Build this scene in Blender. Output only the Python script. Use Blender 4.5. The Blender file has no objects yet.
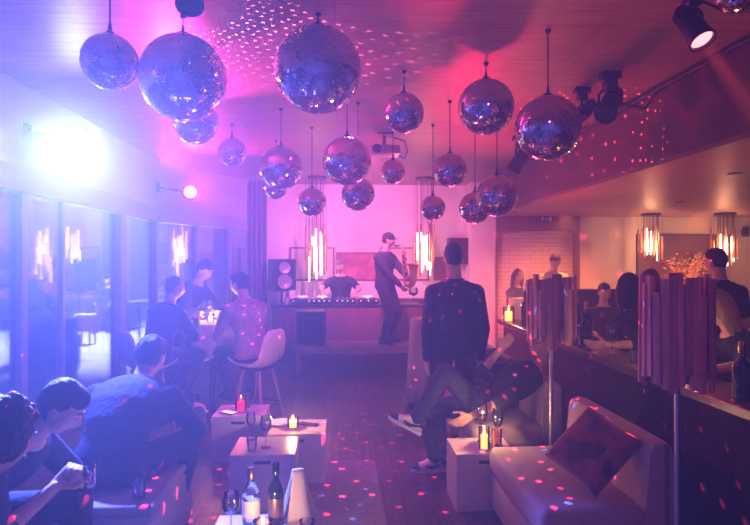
import bpy, bmesh, math, random
from math import sin, cos, pi, radians as R, sqrt, exp
from mathutils import Vector as V, Matrix, Quaternion
random.seed(7)
sc = bpy.context.scene
col = sc.collection

# ---------------------------------------------------------------- camera frame
F = 589.0; CAMZ = 1.61; YAW = R(3.4)
def P(px, py, Y):
    """pixel of the 750x525 frame at world depth Y -> point"""
    fx, fy = sin(YAW), cos(YAW); rx, ry = cos(YAW), -sin(YAW)
    a = (px-375); b = (262.5-py)
    d = V((F*fx+a*rx, F*fy+a*ry, b)); k = Y/d.y
    return V((d.x*k, Y, CAMZ+d.z*k))

# ---------------------------------------------------------------- materials
MATS = {}
def mat(name, colr, rough=0.6, metal=0.0, noise=0.0, nscale=8.0, bump=0.0, bscale=60.0, spec=0.5, trans=0.0, emit=None, estr=0.0, sheen=0.0, stretch=None, alpha=None, c2=None, ior=1.45):
    m = bpy.data.materials.new(name); m.use_nodes = True
    nt = m.node_tree; b = nt.nodes['Principled BSDF']
    c = (colr[0], colr[1], colr[2], 1)
    b.inputs['Base Color'].default_value = c
    b.inputs['Roughness'].default_value = rough; b.inputs['Metallic'].default_value = metal
    b.inputs['Specular IOR Level'].default_value = spec; b.inputs['IOR'].default_value = ior
    b.inputs['Transmission Weight'].default_value = trans
    if sheen: b.inputs['Sheen Weight'].default_value = sheen
    tc = nt.nodes.new('ShaderNodeTexCoord'); vec = tc.outputs['Object']
    if stretch:
        mp = nt.nodes.new('ShaderNodeMapping'); mp.inputs['Scale'].default_value = stretch
        nt.links.new(vec, mp.inputs['Vector']); vec = mp.outputs['Vector']
    if noise:
        n = nt.nodes.new('ShaderNodeTexNoise'); n.inputs['Scale'].default_value = nscale; n.inputs['Detail'].default_value = 4
        nt.links.new(vec, n.inputs['Vector'])
        r = nt.nodes.new('ShaderNodeValToRGB')
        k = 1-noise
        lo = c2 if c2 else (colr[0]*k, colr[1]*k, colr[2]*k)
        r.color_ramp.elements[0].color = (lo[0], lo[1], lo[2], 1); r.color_ramp.elements[1].color = c
        r.color_ramp.elements[0].position = .35; r.color_ramp.elements[1].position = .65
        nt.links.new(n.outputs['Fac'], r.inputs['Fac']); nt.links.new(r.outputs['Color'], b.inputs['Base Color'])
    if bump:
        n2 = nt.nodes.new('ShaderNodeTexNoise'); n2.inputs['Scale'].default_value = bscale
        nt.links.new(vec, n2.inputs['Vector'])
        bp = nt.nodes.new('ShaderNodeBump'); bp.inputs['Strength'].default_value = bump; bp.inputs['Distance'].default_value = .02
        nt.links.new(n2.outputs['Fac'], bp.inputs['Height']); nt.links.new(bp.outputs['Normal'], b.inputs['Normal'])
    if emit:
        b.inputs['Emission Color'].default_value = (*emit, 1); b.inputs['Emission Strength'].default_value = estr
        m.cycles.emission_sampling = 'NONE'
    MATS[name] = m
    return m
def planks(name, c1, c2, width, length, rough, axis='Y', gap=.004, mortar=(.05,.03,.02), spec=.5, bumpy=.3, varn=.5):
    m = bpy.data.materials.new(name); m.use_nodes = True; nt = m.node_tree; b = nt.nodes['Principled BSDF']
    tc = nt.nodes.new('ShaderNodeTexCoord'); mp = nt.nodes.new('ShaderNodeMapping')
    if axis == 'Y': mp.inputs['Rotation'].default_value = (0, 0, pi/2)
    if axis == 'XZ': mp.inputs['Rotation'].default_value = (-pi/2, 0, 0)
    nt.links.new(tc.outputs['Object'], mp.inputs['Vector'])
    br = nt.nodes.new('ShaderNodeTexBrick'); br.inputs['Scale'].default_value = 1.0
    br.inputs['Brick Width'].default_value = length; br.inputs['Row Height'].default_value = width
    br.inputs['Mortar Size'].default_value = gap; br.offset = .37
    br.inputs['Color1'].default_value = (*c1, 1); br.inputs['Color2'].default_value = (*c2, 1); br.inputs['Mortar'].default_value = (*mortar, 1)
    nt.links.new(mp.outputs['Vector'], br.inputs['Vector'])
    mp2 = nt.nodes.new('ShaderNodeMapping'); mp2.inputs['Scale'].default_value = (1.2, 22, 22)
    nt.links.new(mp.outputs['Vector'], mp2.inputs['Vector'])
    n = nt.nodes.new('ShaderNodeTexNoise'); n.inputs['Scale'].default_value = 2.0; n.inputs['Detail'].default_value = 6
    nt.links.new(mp2.outputs['Vector'], n.inputs['Vector'])
    rr = nt.nodes.new('ShaderNodeValToRGB'); k = 1-varn
    rr.color_ramp.elements[0].color = (k, k, k, 1); rr.color_ramp.elements[0].position = .3; rr.color_ramp.elements[1].position = .7
    nt.links.new(n.outputs['Fac'], rr.inputs['Fac'])
    mx = nt.nodes.new('ShaderNodeMix'); mx.data_type = 'RGBA'; mx.blend_type = 'MULTIPLY'; mx.inputs['Factor'].default_value = 1
    nt.links.new(br.outputs['Color'], mx.inputs['A']); nt.links.new(rr.outputs['Color'], mx.inputs['B'])
    nt.links.new(mx.outputs['Result'], b.inputs['Base Color'])
    bp = nt.nodes.new('ShaderNodeBump'); bp.inputs['Strength'].default_value = bumpy; bp.inputs['Distance'].default_value = .005; bp.invert = True
    nt.links.new(br.outputs['Fac'], bp.inputs['Height']); nt.links.new(bp.outputs['Normal'], b.inputs['Normal'])
    b.inputs['Roughness'].default_value = rough; b.inputs['Specular IOR Level'].default_value = spec
    MATS[name] = m; return m

M = MATS
planks('ceiling wood', (.50,.30,.20), (.42,.24,.15), .62, 2.6, .42, axis='X', gap=.003, mortar=(.2,.11,.07), varn=.35, bumpy=.15)
planks('floor wood', (.20,.125,.12), (.155,.095,.09), .12, 1.4, .38, axis='Y', gap=.003, mortar=(.04,.02,.02))
planks('painted brick', (.75,.66,.58), (.70,.61,.53), .075, .24, .7, axis='XZ', gap=.006, mortar=(.5,.43,.38), bumpy=.8, varn=.15)
mat('wall paint', (.78,.72,.70), .7, noise=.06, nscale=3, bump=.05)
mat('white paint', (.82,.8,.78), .5)
mat('dark wall', (.12,.10,.11), .8)
mat('bulkhead paint', (.17,.09,.08), .7, noise=.15, nscale=4)
mat('brown wood', (.20,.10,.06), .5, noise=.3, nscale=5, stretch=(1,1,12))
mat('mirror tile', (.92,.78,.84), .07, 1.0)
mat('black metal', (.02,.02,.022), .35, .6)
mat('black plastic', (.025,.025,.03), .45, bump=.05)
mat('chrome', (.8,.8,.82), .12, 1.0)
mat('brass', (.85,.60,.36), .25, 1.0)
mat('rod copper', (.80,.48,.32), .28, .85, noise=.2, nscale=6)
mat('steel', (.55,.55,.58), .35, 1.0)
mat('frame aluminium', (.45,.45,.5), .45, .3)
mat('white laminate', (.60,.58,.58), .35, noise=.04, nscale=12)
mat('slot dark', (.03,.03,.035), .7)
mat('sofa fabric', (.38,.30,.32), .9, noise=.15, nscale=120, bump=.25, bscale=350, sheen=.2)
mat('cushion pattern', (.34,.045,.05), .75, noise=.9, nscale=11, c2=(.03,.010,.015), bump=.3, bscale=120, sheen=.3)
mat('cushion motif', (.035,.014,.025), .8, noise=.6, nscale=14, c2=(.12,.03,.04))
mat('sequin', (.10,.07,.12), .25, .9, noise=.6, nscale=60, bump=.9, bscale=90)
mat('counter top', (.16,.085,.055), .3, noise=.35, nscale=6, stretch=(8,1,1))
mat('counter front', (.012,.008,.008), .65, noise=.4, nscale=14, bump=.2, bscale=40)
mat('stick wood', (.66,.34,.27), .55, noise=.35, nscale=4, stretch=(8,8,1))
mat('stick wood dark', (.44,.19,.16), .55, noise=.35, nscale=4, stretch=(8,8,1))
mat('desk wood', (.30,.15,.12), .5, noise=.25, nscale=5, stretch=(10,1,1))
mat('bench wood', (.52,.34,.30), .4, noise=.25, nscale=6)
mat('linen', (.80,.76,.74), .85, bump=.15, bscale=160)
mat('rug', (.40,.31,.30), .95, noise=.2, nscale=40, bump=.4, bscale=200)
mat('curtain cloth', (.20,.18,.30), .9, bump=.2, bscale=60)
mat('skin fair', (.72,.45,.34), .5, noise=.08, nscale=12)
mat('skin tan', (.55,.33,.23), .5, noise=.08, nscale=12)
mat('skin dark', (.20,.11,.075), .45, noise=.08, nscale=12)
mat('lip', (.50,.22,.19), .45)
mat('eye white', (.85,.83,.8), .2)
mat('eye iris', (.03,.02,.015), .15)
mat('black cloth', (.018,.017,.022), .85, noise=.3, nscale=30, bump=.3, bscale=40)
mat('navy cloth', (.035,.038,.065), .85, noise=.3, nscale=25, bump=.3, bscale=35)
mat('charcoal cloth', (.05,.045,.055), .85, noise=.3, nscale=25, bump=.3, bscale=35)
mat('denim', (.055,.06,.10), .9, noise=.35, nscale=80, bump=.3, bscale=60)
mat('shirt light', (.70,.60,.54), .8, noise=.1, nscale=20, bump=.3, bscale=30)
mat('shirt grey', (.42,.36,.38), .8, noise=.15, nscale=20, bump=.3, bscale=30)
mat('hair black', (.012,.010,.011), .5, noise=.6, nscale=60, bump=.8, bscale=90, stretch=(4,4,1))
mat('hair brown', (.07,.035,.022), .5, noise=.5, nscale=60, bump=.8, bscale=90, stretch=(4,4,1))
mat('hair grey', (.30,.28,.28), .6, noise=.4, nscale=60, bump=.8, bscale=90)
mat('hair blond', (.45,.28,.15), .5, noise=.4, nscale=60, bump=.8, bscale=90, stretch=(4,4,1))
mat('sneaker white', (.80,.76,.76), .5)
mat('sneaker navy', (.03,.035,.07), .5)
mat('shoe black', (.012,.012,.014), .3)
mat('bottle dark', (.012,.018,.014), .08, spec=.8)
mat('bottle purple', (.03,.015,.04), .08, spec=.8)
mat('foil', (.35,.25,.12), .3, .9)
mat('label paper', (.80,.70,.52), .7, noise=.12, nscale=25)
mat('wax', (.85,.75,.6), .5)
mat('flame', (1,.6,.2), .5, emit=(1,.62,.25), estr=22)
mat('candle glow', (1,.7,.4), .4, emit=(1,.50,.16), estr=6)
mat('candle red', (.9,.08,.12), .3, emit=(1,.05,.10), estr=1.3)
mat('light tube', (1,.8,.6), .4, emit=(1,.62,.34), estr=9)
mat('blue lens', (1,1,1), .4, emit=(.75,.82,1), estr=60)
mat('red lens', (1,.3,.3), .4, emit=(1,.10,.17), estr=7)
mat('red hot lens', (1,.4,.3), .4, emit=(1,.20,.20), estr=4)
mat('led white', (1,1,1), .4, emit=(.7,.7,1), estr=1.0)
mat('speaker cone', (.30,.30,.36), .4, .3)
mat('grille', (.012,.012,.014), .9, spec=.1, bump=.6, bscale=400)
mat('plastic white', (.80,.78,.77), .35)
mat('leaf', (.04,.10,.04), .5)
mat('pot', (.3,.28,.27), .6)
mat('picture pink', (.62,.20,.22), .5, noise=.8, nscale=3.5, c2=(.25,.06,.10))
mat('picture brown', (.16,.075,.05), .55, noise=.4, nscale=2.5)
mat('branch dry', (.65,.42,.22), .6)
mat('terrace tile', (.72,.72,.74), .5, noise=.06, nscale=2)
mat('gold lacquer', (.85,.52,.25), .35, .55)
mat('sign green', (.02,.09,.05), .4)
mat('napkin', (.82,.78,.76), .85, bump=.2, bscale=120)
mat('downlight glow', (1,.8,.6), .4, emit=(1,.65,.4), estr=6)
mat('red wine', (.10,.006,.012), .1)

def glass_mat(name, tint, fac_spec=.6, rough=.02):
    m = bpy.data.materials.new(name); m.use_nodes = True; nt = m.node_tree
    for n in list(nt.nodes):
        if n.type != 'OUTPUT_MATERIAL': nt.nodes.remove(n)
    out = [n for n in nt.nodes if n.type == 'OUTPUT_MATERIAL'][0]
    t = nt.nodes.new('ShaderNodeBsdfTransparent'); t.inputs['Color'].default_value = (*tint, 1)
    g = nt.nodes.new('ShaderNodeBsdfGlossy'); g.inputs['Roughness'].default_value = rough
    fr = nt.nodes.new('ShaderNodeFresnel'); fr.inputs['IOR'].default_value = 1.45
    mu = nt.nodes.new('ShaderNodeMath'); mu.operation = 'MULTIPLY'; mu.inputs[1].default_value = fac_spec
    nt.links.new(fr.outputs['Fac'], mu.inputs[0])
    mx = nt.nodes.new('ShaderNodeMixShader')
    nt.links.new(mu.outputs[0], mx.inputs['Fac']); nt.links.new(t.outputs[0], mx.inputs[1]); nt.links.new(g.outputs[0], mx.inputs[2])
    nt.links.new(mx.outputs[0], out.inputs['Surface'])
    MATS[name] = m
glass_mat('window glass', (.86,.88,.95), .8)
glass_mat('clear glass', (.90,.90,.92), 2.2)
glass_mat('amber glass', (.95,.72,.45), 1.6)
glass_mat('red glass', (.9,.12,.15), 1.6)

# ---------------------------------------------------------------- mesh builder
class MB:
    def __init__(s): s.bm = bmesh.new()
    def _add(s, verts, faces):
        vs = [s.bm.verts.new(v) for v in verts]
        for f in faces:
            try: s.bm.faces.new([vs[i] for i in f])
            except ValueError: pass
        return vs
    def box(s, c, d, rot=None, bevel=0, seg=2):
        t = bmesh.new(); bmesh.ops.create_cube(t, size=1)
        for v in t.verts: v.co = V((v.co.x*d[0], v.co.y*d[1], v.co.z*d[2]))
        if bevel: bmesh.ops.bevel(t, geom=list(t.edges), offset=bevel, segments=seg, profile=.5, affect='EDGES')
        m = Matrix.Translation(c) @ (rot.to_4x4() if rot else Matrix.Identity(4))
        s.merge(t, m); return s
    def merge(s, t, m=None):
        t.verts.index_update()
        vs = [s.bm.verts.new((m @ v.co) if m else v.co) for v in t.verts]
        for f in t.faces:
            nf = s.bm.faces.new([vs[v.index] for v in f.verts]); nf.material_index = f.material_index
        t.free()
    def sph(s, c, r, sub=2, rot=None):
        if not hasattr(r, '__len__'): r = (r, r, r)
        t = bmesh.new(); bmesh.ops.create_icosphere(t, subdivisions=sub, radius=1)
        for v in t.verts: v.co = V((v.co.x*r[0], v.co.y*r[1], v.co.z*r[2]))
        s.merge(t, Matrix.Translation(c) @ (rot.to_4x4() if rot else Matrix.Identity(4))); return s
    def tube(s, pts, rad, seg=10, caps=True):
        pts = [V(p) for p in pts]
        if not hasattr(rad, '__len__'): rad = [rad]*len(pts)
        n = len(pts); d0 = (pts[1]-pts[0]).normalized()
        a = V((0,0,1)) if abs(d0.z) < .9 else V((1,0,0))
        u = d0.cross(a).normalized(); rings = []; pd = d0
        for i in range(n):
            d = (pts[min(i+1,n-1)]-pts[max(i-1,0)]).normalized()
            q = pd.rotation_difference(d); u = q @ u; pd = d
            u = (u-d*u.dot(d)).normalized(); w = d.cross(u)
            rings.append([s.bm.verts.new(pts[i]+(u*cos(2*pi*k/seg)+w*sin(2*pi*k/seg))*rad[i]) for k in range(seg)])
        for i in range(n-1):
            for k in range(seg):
                s.bm.faces.new([rings[i][k], rings[i][(k+1)%seg], rings[i+1][(k+1)%seg], rings[i+1][k]])
        if caps:
            s.bm.faces.new(rings[0][::-1]); s.bm.faces.new(rings[-1])
        return s
    def cap(s, a, b, ra, rb, seg=12):
        """tapered capsule"""
        a, b = V(a), V(b); d = b-a; L = d.length
        if L < 1e-5: return s.sph(a, ra, 2)
        d /= L; pts = []; rr = []
        for k in (-80,-50,-25): pts.append(a+d*ra*sin(R(k))); rr.append(ra*cos(R(k)))
        pts.append(a); rr.append(ra); pts.append(b); rr.append(rb)
        for k in (25,50,80): pts.append(b+d*rb*sin(R(k))); rr.append(rb*cos(R(k)))
        return s.tube(pts, rr, seg)
    def lathe(s, prof, seg=24, c=(0,0,0), fold=None, rot=None, close=False):
        c = V(c); rings = []
        for (r, z) in prof:
            ring = []
            for k in range(seg):
                a = 2*pi*k/seg; rr = r*(1+(fold(a, z) if fold else 0)); p = V((rr*cos(a), rr*sin(a), z))
                if rot: p = rot @ p
                ring.append(s.bm.verts.new(c+p))
            rings.append(ring)
        for i in range(len(rings)-1):
            for k in range(seg):
                s.bm.faces.new([rings[i][k], rings[i][(k+1)%seg], rings[i+1][(k+1)%seg], rings[i+1][k]])
        s.bm.faces.new(rings[0][::-1]); s.bm.faces.new(rings[-1])
        return s
    def rings(s, rs, closed=True):
        """loft explicit rings of points"""
        vr = [[s.bm.verts.new(p) for p in r] for r in rs]; n = len(vr[0])
        for i in range(len(vr)-1):
            for k in range(n):
                s.bm.faces.new([vr[i][k], vr[i][(k+1)%n], vr[i+1][(k+1)%n], vr[i+1][k]])
        if closed: s.bm.faces.new(vr[0][::-1]); s.bm.faces.new(vr[-1])
        return s
    def build(s, name, m, parent=None, smooth=False, auto=True):
        bmesh.ops.recalc_face_normals(s.bm, faces=s.bm.faces)
        me = bpy.data.meshes.new(name); s.bm.to_mesh(me); s.bm.free()
        for mm in (m if isinstance(m, (list, tuple)) else [m]): me.materials.append(MATS[mm] if isinstance(mm, str) else mm)
        if smooth:
            for p in me.polygons: p.use_smooth = True
            if auto: me.set_sharp_from_angle(angle=R(40))
        o = bpy.data.objects.new(name, me); col.objects.link(o)
        if parent: o.parent = parent
        return o
def empty(name, loc=(0,0,0), rz=0):
    o = bpy.data.objects.new(name, None); o.empty_display_size = .1; col.objects.link(o); o.location = loc; o.rotation_euler = (0,0,rz); return o
def tag(o, label, cat, group=None, kind=None):
    o['label'] = label; o['category'] = cat
    if group: o['group'] = group
    if kind: o['kind'] = kind
    return o
def struct(o, label=None):
    o['kind'] = 'structure'
    if label: o['label'] = label
    return o
def thing(name, label, cat, loc=(0,0,0), rz=0, group=None):
    return tag(empty(name, loc, rz), label, cat, group)
def copy_tree(o, parent=None):
    c = o.copy(); col.objects.link(c)
    if parent: c.parent = parent
    for ch in list(o.children): copy_tree(ch, c)
    return c
def sbox(name, lo, hi, m, label=None):
    b = MB(); c = [(lo[i]+hi[i])/2 for i in range(3)]; d = [hi[i]-lo[i] for i in range(3)]
    b.box((0,0,0), d); o = b.build(name, m); o.location = c
    return struct(o, label)

# ---------------------------------------------------------------- room shell
H = 3.05; HB = 2.44; XL = -2.55; XB = 2.59; YB = 10.9; YR = 10.4
sbox('floor', (-2.6,-1.6,-.1), (8,11,0), 'floor wood')
sbox('ceiling', (-2.75,-1.6,H), (XB+.1,11.1,H+.1), 'ceiling wood')
sbox('ceiling_bar', (XB+.12,-1.6,HB), (8,YR+.05,HB+.1), 'ceiling wood')
sbox('trim_1', (XB,-1.6,HB), (XB+.12,YR,H), 'bulkhead paint', 'reddish bulkhead drop between the main ceiling and the lower bar ceiling')
sbox('wall_back', (-2.75,YB,0), (2.5,YB+.12,H), 'wall paint')
sbox('wall_return', (2.33,YR-.0,0), (2.78,YB,H), 'wall paint')
sbox('wall_bar_back', (4.28,YR,0), (8,YR+.12,HB), 'wall paint')
sbox('wall_recess', (2.78,YR+.08,0), (4.28,YR+.2,HB), 'painted brick')
sbox('wall_right', (8,-1.6,0), (8.12,YR+.2,HB), 'wall paint')
sbox('wall_front', (-2.75,-1.72,0), (8.1,-1.6,H), 'dark wall')
# glazed left wall: band above, posts, panes
YS = 8.4; XE = -1.42
def leftwall(z0, z1, th, m, name, y0=-1.6):
    b = MB()
    b.box(((XL-th/2), (y0+YS)/2, (z0+z1)/2), (th, YS-y0, z1-z0))
    a = V((XL-th/2, YS, 0)); e = V((XE-th/2, YB, 0)); d = e-a; L = d.length
    b.box(((a.x+e.x)/2, (a.y+e.y)/2, (z0+z1)/2), (th, L, z1-z0), rot=Matrix.Rotation(math.atan2(-d.x, d.y), 3, 'Z'))
    return struct(b.build(name, m))
leftwall(2.38, H, .14, 'wall paint', 'wall_left')
leftwall(2.18, 2.38, .2, 'frame aluminium', 'trim_2')
leftwall(0, .06, .14, 'frame aluminium', 'trim_3')
posts = [(XL-.07, 2.2, .10, .10), (XL-.07, 4.98, .10, .10), (XL-.07, 5.72, .05, .05), (XL-.07, 7.15, .19, .12), (XL-.05, 8.4, .1, .1)]
pxs = [-1.6]+[p[1] for p in posts]
n = 0
for (x, y, w, d) in posts:
    n += 1
    b = MB(); b.box((0,0,1.12), (d, w, 2.12), bevel=.006); o = b.build('window_post' if False else 'trim_%d' % (n+3), 'frame aluminium'); o.location = (x, y, 0); struct(o)
for i in range(len(pxs)-1):
    y0, y1 = pxs[i]+.05, pxs[i+1]-.05
    if y1-y0 < .2: continue
    b = MB(); b.box((0,0,0), (.012, y1-y0, 2.1)); o = b.build('window_%d' % (i+1), 'window glass'); o.location = (XL-.07, (y0+y1)/2, 1.12); struct(o)
# slanted bay
for k, (t0, t1) in enumerate(((.03,.33),(.36,.64),(.67,.97))):
    a = V((XL-.07, YS, 1.12)); e = V((XE-.07, YB, 1.12)); d = e-a
    mid = a+d*((t0+t1)/2); b = MB(); b.box((0,0,0), (.012, d.length*(t1-t0), 2.1))
    o = b.build('window_%d' % (7+k), 'window glass'); o.location = mid; o.rotation_euler = (0,0,math.atan2(-d.x, d.y)); struct(o)
    b = MB(); b.box((0,0,0), (.09,.09,2.12), bevel=.005); o = b.build('trim_%d' % (10+k), 'frame aluminium'); q = a+d*(t1+.015); o.location = (q.x, q.y, 1.12); o.rotation_euler = (0,0,math.atan2(-d.x, d.y)); struct(o)
# recess doorway: head beam, jamb
sbox('door_1', (2.78,YR-.06,2.18), (4.30,YR+.08,HB), 'brown wood', 'brown timber head beam over the painted brick recess')
sbox('trim_14', (4.22,YR-.05,0), (4.30,YR+.08,2.18), 'brown wood', 'brown timber jamb right of the brick recess')
sbox('trim_15', (2.78,YR-.03,0), (2.82,YR+.08,2.18), 'brown wood')
# terrace beyond the glass
sbox('floor_terrace', (-12,-1.6,-.12), (-2.75,17,-.01), 'terrace tile')
sbox('wall_terrace', (-12,17,-.1), (-1.2,17.12,3.6), 'wall paint')
sbox('wall_terrace_side', (-12.12,-1.6,-.1), (-12,17,3.6), 'dark wall')
sbox('ceiling_terrace', (-12,-1.6,3.4), (-2.9,17,3.5), 'dark wall')

# ---------------------------------------------------------------- mirror balls
ball_mesh = {}
def ball_proto(d):
    if d in ball_mesh: return ball_mesh[d]
    rnd = random.Random(int(d*1000)); r = d/2
    rings = max(24, int(pi*r/.0125)); b = MB(); bm = b.bm
    for i in range(rings):
        t0 = pi*i/rings; t1 = pi*(i+1)/rings; tm = (t0+t1)/2
        n_ = max(6, int(2*pi*r*sin(tm)/.0125)); off = rnd.random()
        for k in range(n_):
            a0 = 2*pi*(k+off+.04)/n_; a1 = 2*pi*(k+off+.96)/n_
            g0 = t0+(t1-t0)*.04; g1 = t1-(t1-t0)*.04
            tl = [rnd.gauss(0,.0004) for _ in range(3)]
            cs = []
            for j, (t, a) in enumerate(((g0,a0),(g1,a0),(g1,a1),(g0,a1))):
                # planar tile with a tiny random tilt
                dr = (tl[0], tl[0]+tl[1], tl[0]+tl[1]+tl[2], tl[0]+tl[2])[j]
                cs.append(bm.verts.new(V((sin(t)*cos(a), sin(t)*sin(a), cos(t)))*(r+dr)))
            bm.faces.new(cs)
    me = bpy.data.meshes.new('mirror_tiles'); bm.normal_update(); bm.to_mesh(me); bm.free(); me.materials.append(M['mirror tile'])
    c = MB(); t = bmesh.new(); bmesh.ops.create_icosphere(t, subdivisions=4, radius=r*.992); c.merge(t)
    o = c.build('core', 'black plastic', smooth=True, auto=False); core = o.data; bpy.data.objects.remove(o)
    c = MB(); c.lathe([(.02*d/.4,r*.985),(.03*d/.4,r*.99),(.03*d/.4,r+.010),(.012,r+.014),(.008,r+.045),(.006,r+.06)], 16)
    o = c.build('hanger_cap', 'black metal', smooth=True); capm = o.data; bpy.data.objects.remove(o)
    ball_mesh[d] = (me, core, capm); return ball_mesh[d]
BALLS = [
 (318,70,.50,3.42,'largest mirror ball, hanging high left of centre with its full disc clear of other balls'),
 (183,78,.50,3.50,'large blue-lit mirror ball beside the pink light burst on the ceiling'),
 (110,62,.28,3.06,'mirror ball washed out by the blue lamp, leftmost of all'),
 (196,122,.34,4.55,'mirror ball half hidden below the large blue-lit ball, pink glow on its right edge'),
 (232,152,.30,6.2,'small faint mirror ball in violet haze, between the red wall lamp and the ceiling'),
 (281,168,.40,5.55,'mid-size mirror ball with a pink cap above the black loudspeaker on the left'),
 (276,188,.27,7.0,'small mirror ball peeking out from below the pink-capped ball over the loudspeaker'),
 (347,161,.40,4.85,'mid-size mirror ball in the middle, just left of the ceiling projector'),
 (358,194,.30,5.3,'mirror ball tucked directly below the mid-size ball left of the projector'),
 (312,202,.30,6.3,'mirror ball right above the left glowing rod pendant'),
 (393,172,.26,6.2,'small mirror ball right below the ceiling projector'),
 (404,113,.30,4.4,'small mirror ball on a long cord above the ceiling projector'),
 (450,170,.30,5.2,'mirror ball over the standing man, hung between projector and twin balls'),
 (433,208,.26,6.1,'smallest low mirror ball right above the right glowing rod pendant'),
 (486,107,.40,4.2,'mirror ball with a violet band of reflections, right of centre under red ceiling'),
 (548,128,.40,3.58,'big mirror ball on the right, in front of the bulkhead spotlights'),
 (497,196,.35,4.9,'front one of two overlapping mirror balls near the brick recess'),
 (475,208,.30,5.5,'rear one of two overlapping mirror balls near the brick recess'),
 (742,-12,.20,2.3,'mirror ball cut off by the top right corner of the view'),
]
for (px, py, d, Y, lab) in BALLS:
    c = P(px, py, Y); me, core, capm = ball_proto(d)
    root = thing('mirror_ball', lab, 'disco ball', c, random.random()*6, 'mirror balls hanging from the wooden ceiling')
    for nm, dd in (('mirror_tiles', me), ('core', core), ('hanger_cap', capm)):
        o = bpy.data.objects.new(nm, dd); col.objects.link(o); o.parent = root
    top = H-c.z
    if top-d/2 > .06:
        b = MB(); b.tube([(0,0,d/2+.05),(0,0,top-.02)], .0045, 6); b.lathe([(.014,top-.02),(.02,top-.001)], 12)
        b.build('cord', 'black metal', root, smooth=True)

# ---------------------------------------------------------------- lamps
LIGHTS = []
def light(kind, name, loc, color, energy, target=None, angle=60, blend=.5, radius=.05, gobo=None, vol=None):
    L = bpy.data.lights.new(name, kind); L.color = color; L.energy = energy
    if kind in ('SPOT', 'POINT'): L.shadow_soft_size = radius
    if kind == 'SPOT': L.spot_size = R(angle); L.spot_blend = blend
    if kind == 'AREA': L.size = radius
    o = bpy.data.objects.new(name, L); col.objects.link(o); o.location = loc
    if target is not None: o.rotation_euler = (V(target)-V(loc)).to_track_quat('-Z', 'Y').to_euler()
    if gobo:
        scale, thr, rand, keep = gobo
        L.use_nodes = True; nt = L.node_tree; em = nt.nodes['Emission']
        tc = nt.nodes.new('ShaderNodeTexCoord'); sp = nt.nodes.new('ShaderNodeSeparateXYZ'); nt.links.new(tc.outputs['Normal'], sp.inputs[0])
        def mth(op, a, b_=None):
            m = nt.nodes.new('ShaderNodeMath'); m.operation = op
            for i, x in enumerate((a, b_)):
                if x is None: continue
                if isinstance(x, (int, float)): m.inputs[i].default_value = x
                else: nt.links.new(x, m.inputs[i])
            return m.outputs[0]
        cb = nt.nodes.new('ShaderNodeCombineXYZ')
        nt.links.new(mth('DIVIDE', sp.outputs[0], sp.outputs[2]), cb.inputs[0]); nt.links.new(mth('DIVIDE', sp.outputs[1], sp.outputs[2]), cb.inputs[1])
        vo = nt.nodes.new('ShaderNodeTexVoronoi'); vo.voronoi_dimensions = '2D'; vo.inputs['Scale'].default_value = scale; vo.inputs['Randomness'].default_value = rand
        nt.links.new(cb.outputs[0], vo.inputs['Vector'])
        sr = nt.nodes.new('ShaderNodeSeparateColor'); nt.links.new(vo.outputs['Color'], sr.inputs[0])
        a = mth('LESS_THAN', vo.outputs['Distance'], thr); k = mth('LESS_THAN', sr.outputs[0], keep)
        nt.links.new(mth('MULTIPLY', mth('MULTIPLY', a, k), mth('ADD', sr.outputs[1], .3)), em.inputs['Strength'])
    return o

def spot_fixture(name, label, top, aim, size=1.0, lens='slot dark', cat='stage light', group='black stage spotlights', yoke=True, ceil=H):
    """can hanging from the ceiling: canopy+stem, yoke, barrel, lens"""
    top = V(top); root = thing(name, label, cat, (top.x, top.y, ceil), 0, group)
    drop = .26*size; piv = V((0,0,-drop))
    d = (V(aim)-(V((top.x, top.y, ceil))+piv)).normalized()
    side = d.cross(V((0,0,1))).normalized(); up = side.cross(d)
    b = MB(); b.box((0,0,-.025), (.16*size,.11*size,.05), bevel=.01); b.tube([(0,0,-.04),(0,0,-drop+.12*size)], .02*size, 10)
    b.box((0,0,-.10*size), (.10*size,.10*size,.07*size), bevel=.012); b.build('ceiling_mount', 'black metal', root, smooth=True)
    b = MB(); s = side*.095*size; u = V((0,0,.12*size))
    b.tube([piv-s, piv-s+u*.8, piv-s*.7+u, piv+s*.7+u, piv+s+u*.8, piv+s], .011*size, 8); b.build('yoke', 'black metal', root, smooth=True)
    b = MB(); q = d.to_track_quat('Z', 'Y').to_matrix()
    b.lathe([(.02,-.17),(.05,-.165),(.062,-.14),(.064,-.07),(.078,-.05),(.08,.12),(.088,.125),(.088,.15),(.075,.15),(.07,.13)], 24, (0,0,0), rot=None)
    for k in range(3): b.lathe([(.066,-.13+k*.03),(.074,-.13+k*.03),(.074,-.12+k*.03),(.066,-.12+k*.03)], 20)
    o = b.build('barrel', 'black metal', root, smooth=True); o.matrix_local = Matrix.Translation(piv) @ q.to_4x4() @ Matrix.Scale(size, 4)
    b = MB(); b.lathe([(.001,.132),(.04,.136),(.07,.13)], 24); o = b.build('lens', lens, root, smooth=True); o.matrix_local = Matrix.Translation(piv) @ q.to_4x4() @ Matrix.Scale(size, 4)
    return V((top.x, top.y, ceil))+piv+d*.16*size, d

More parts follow.
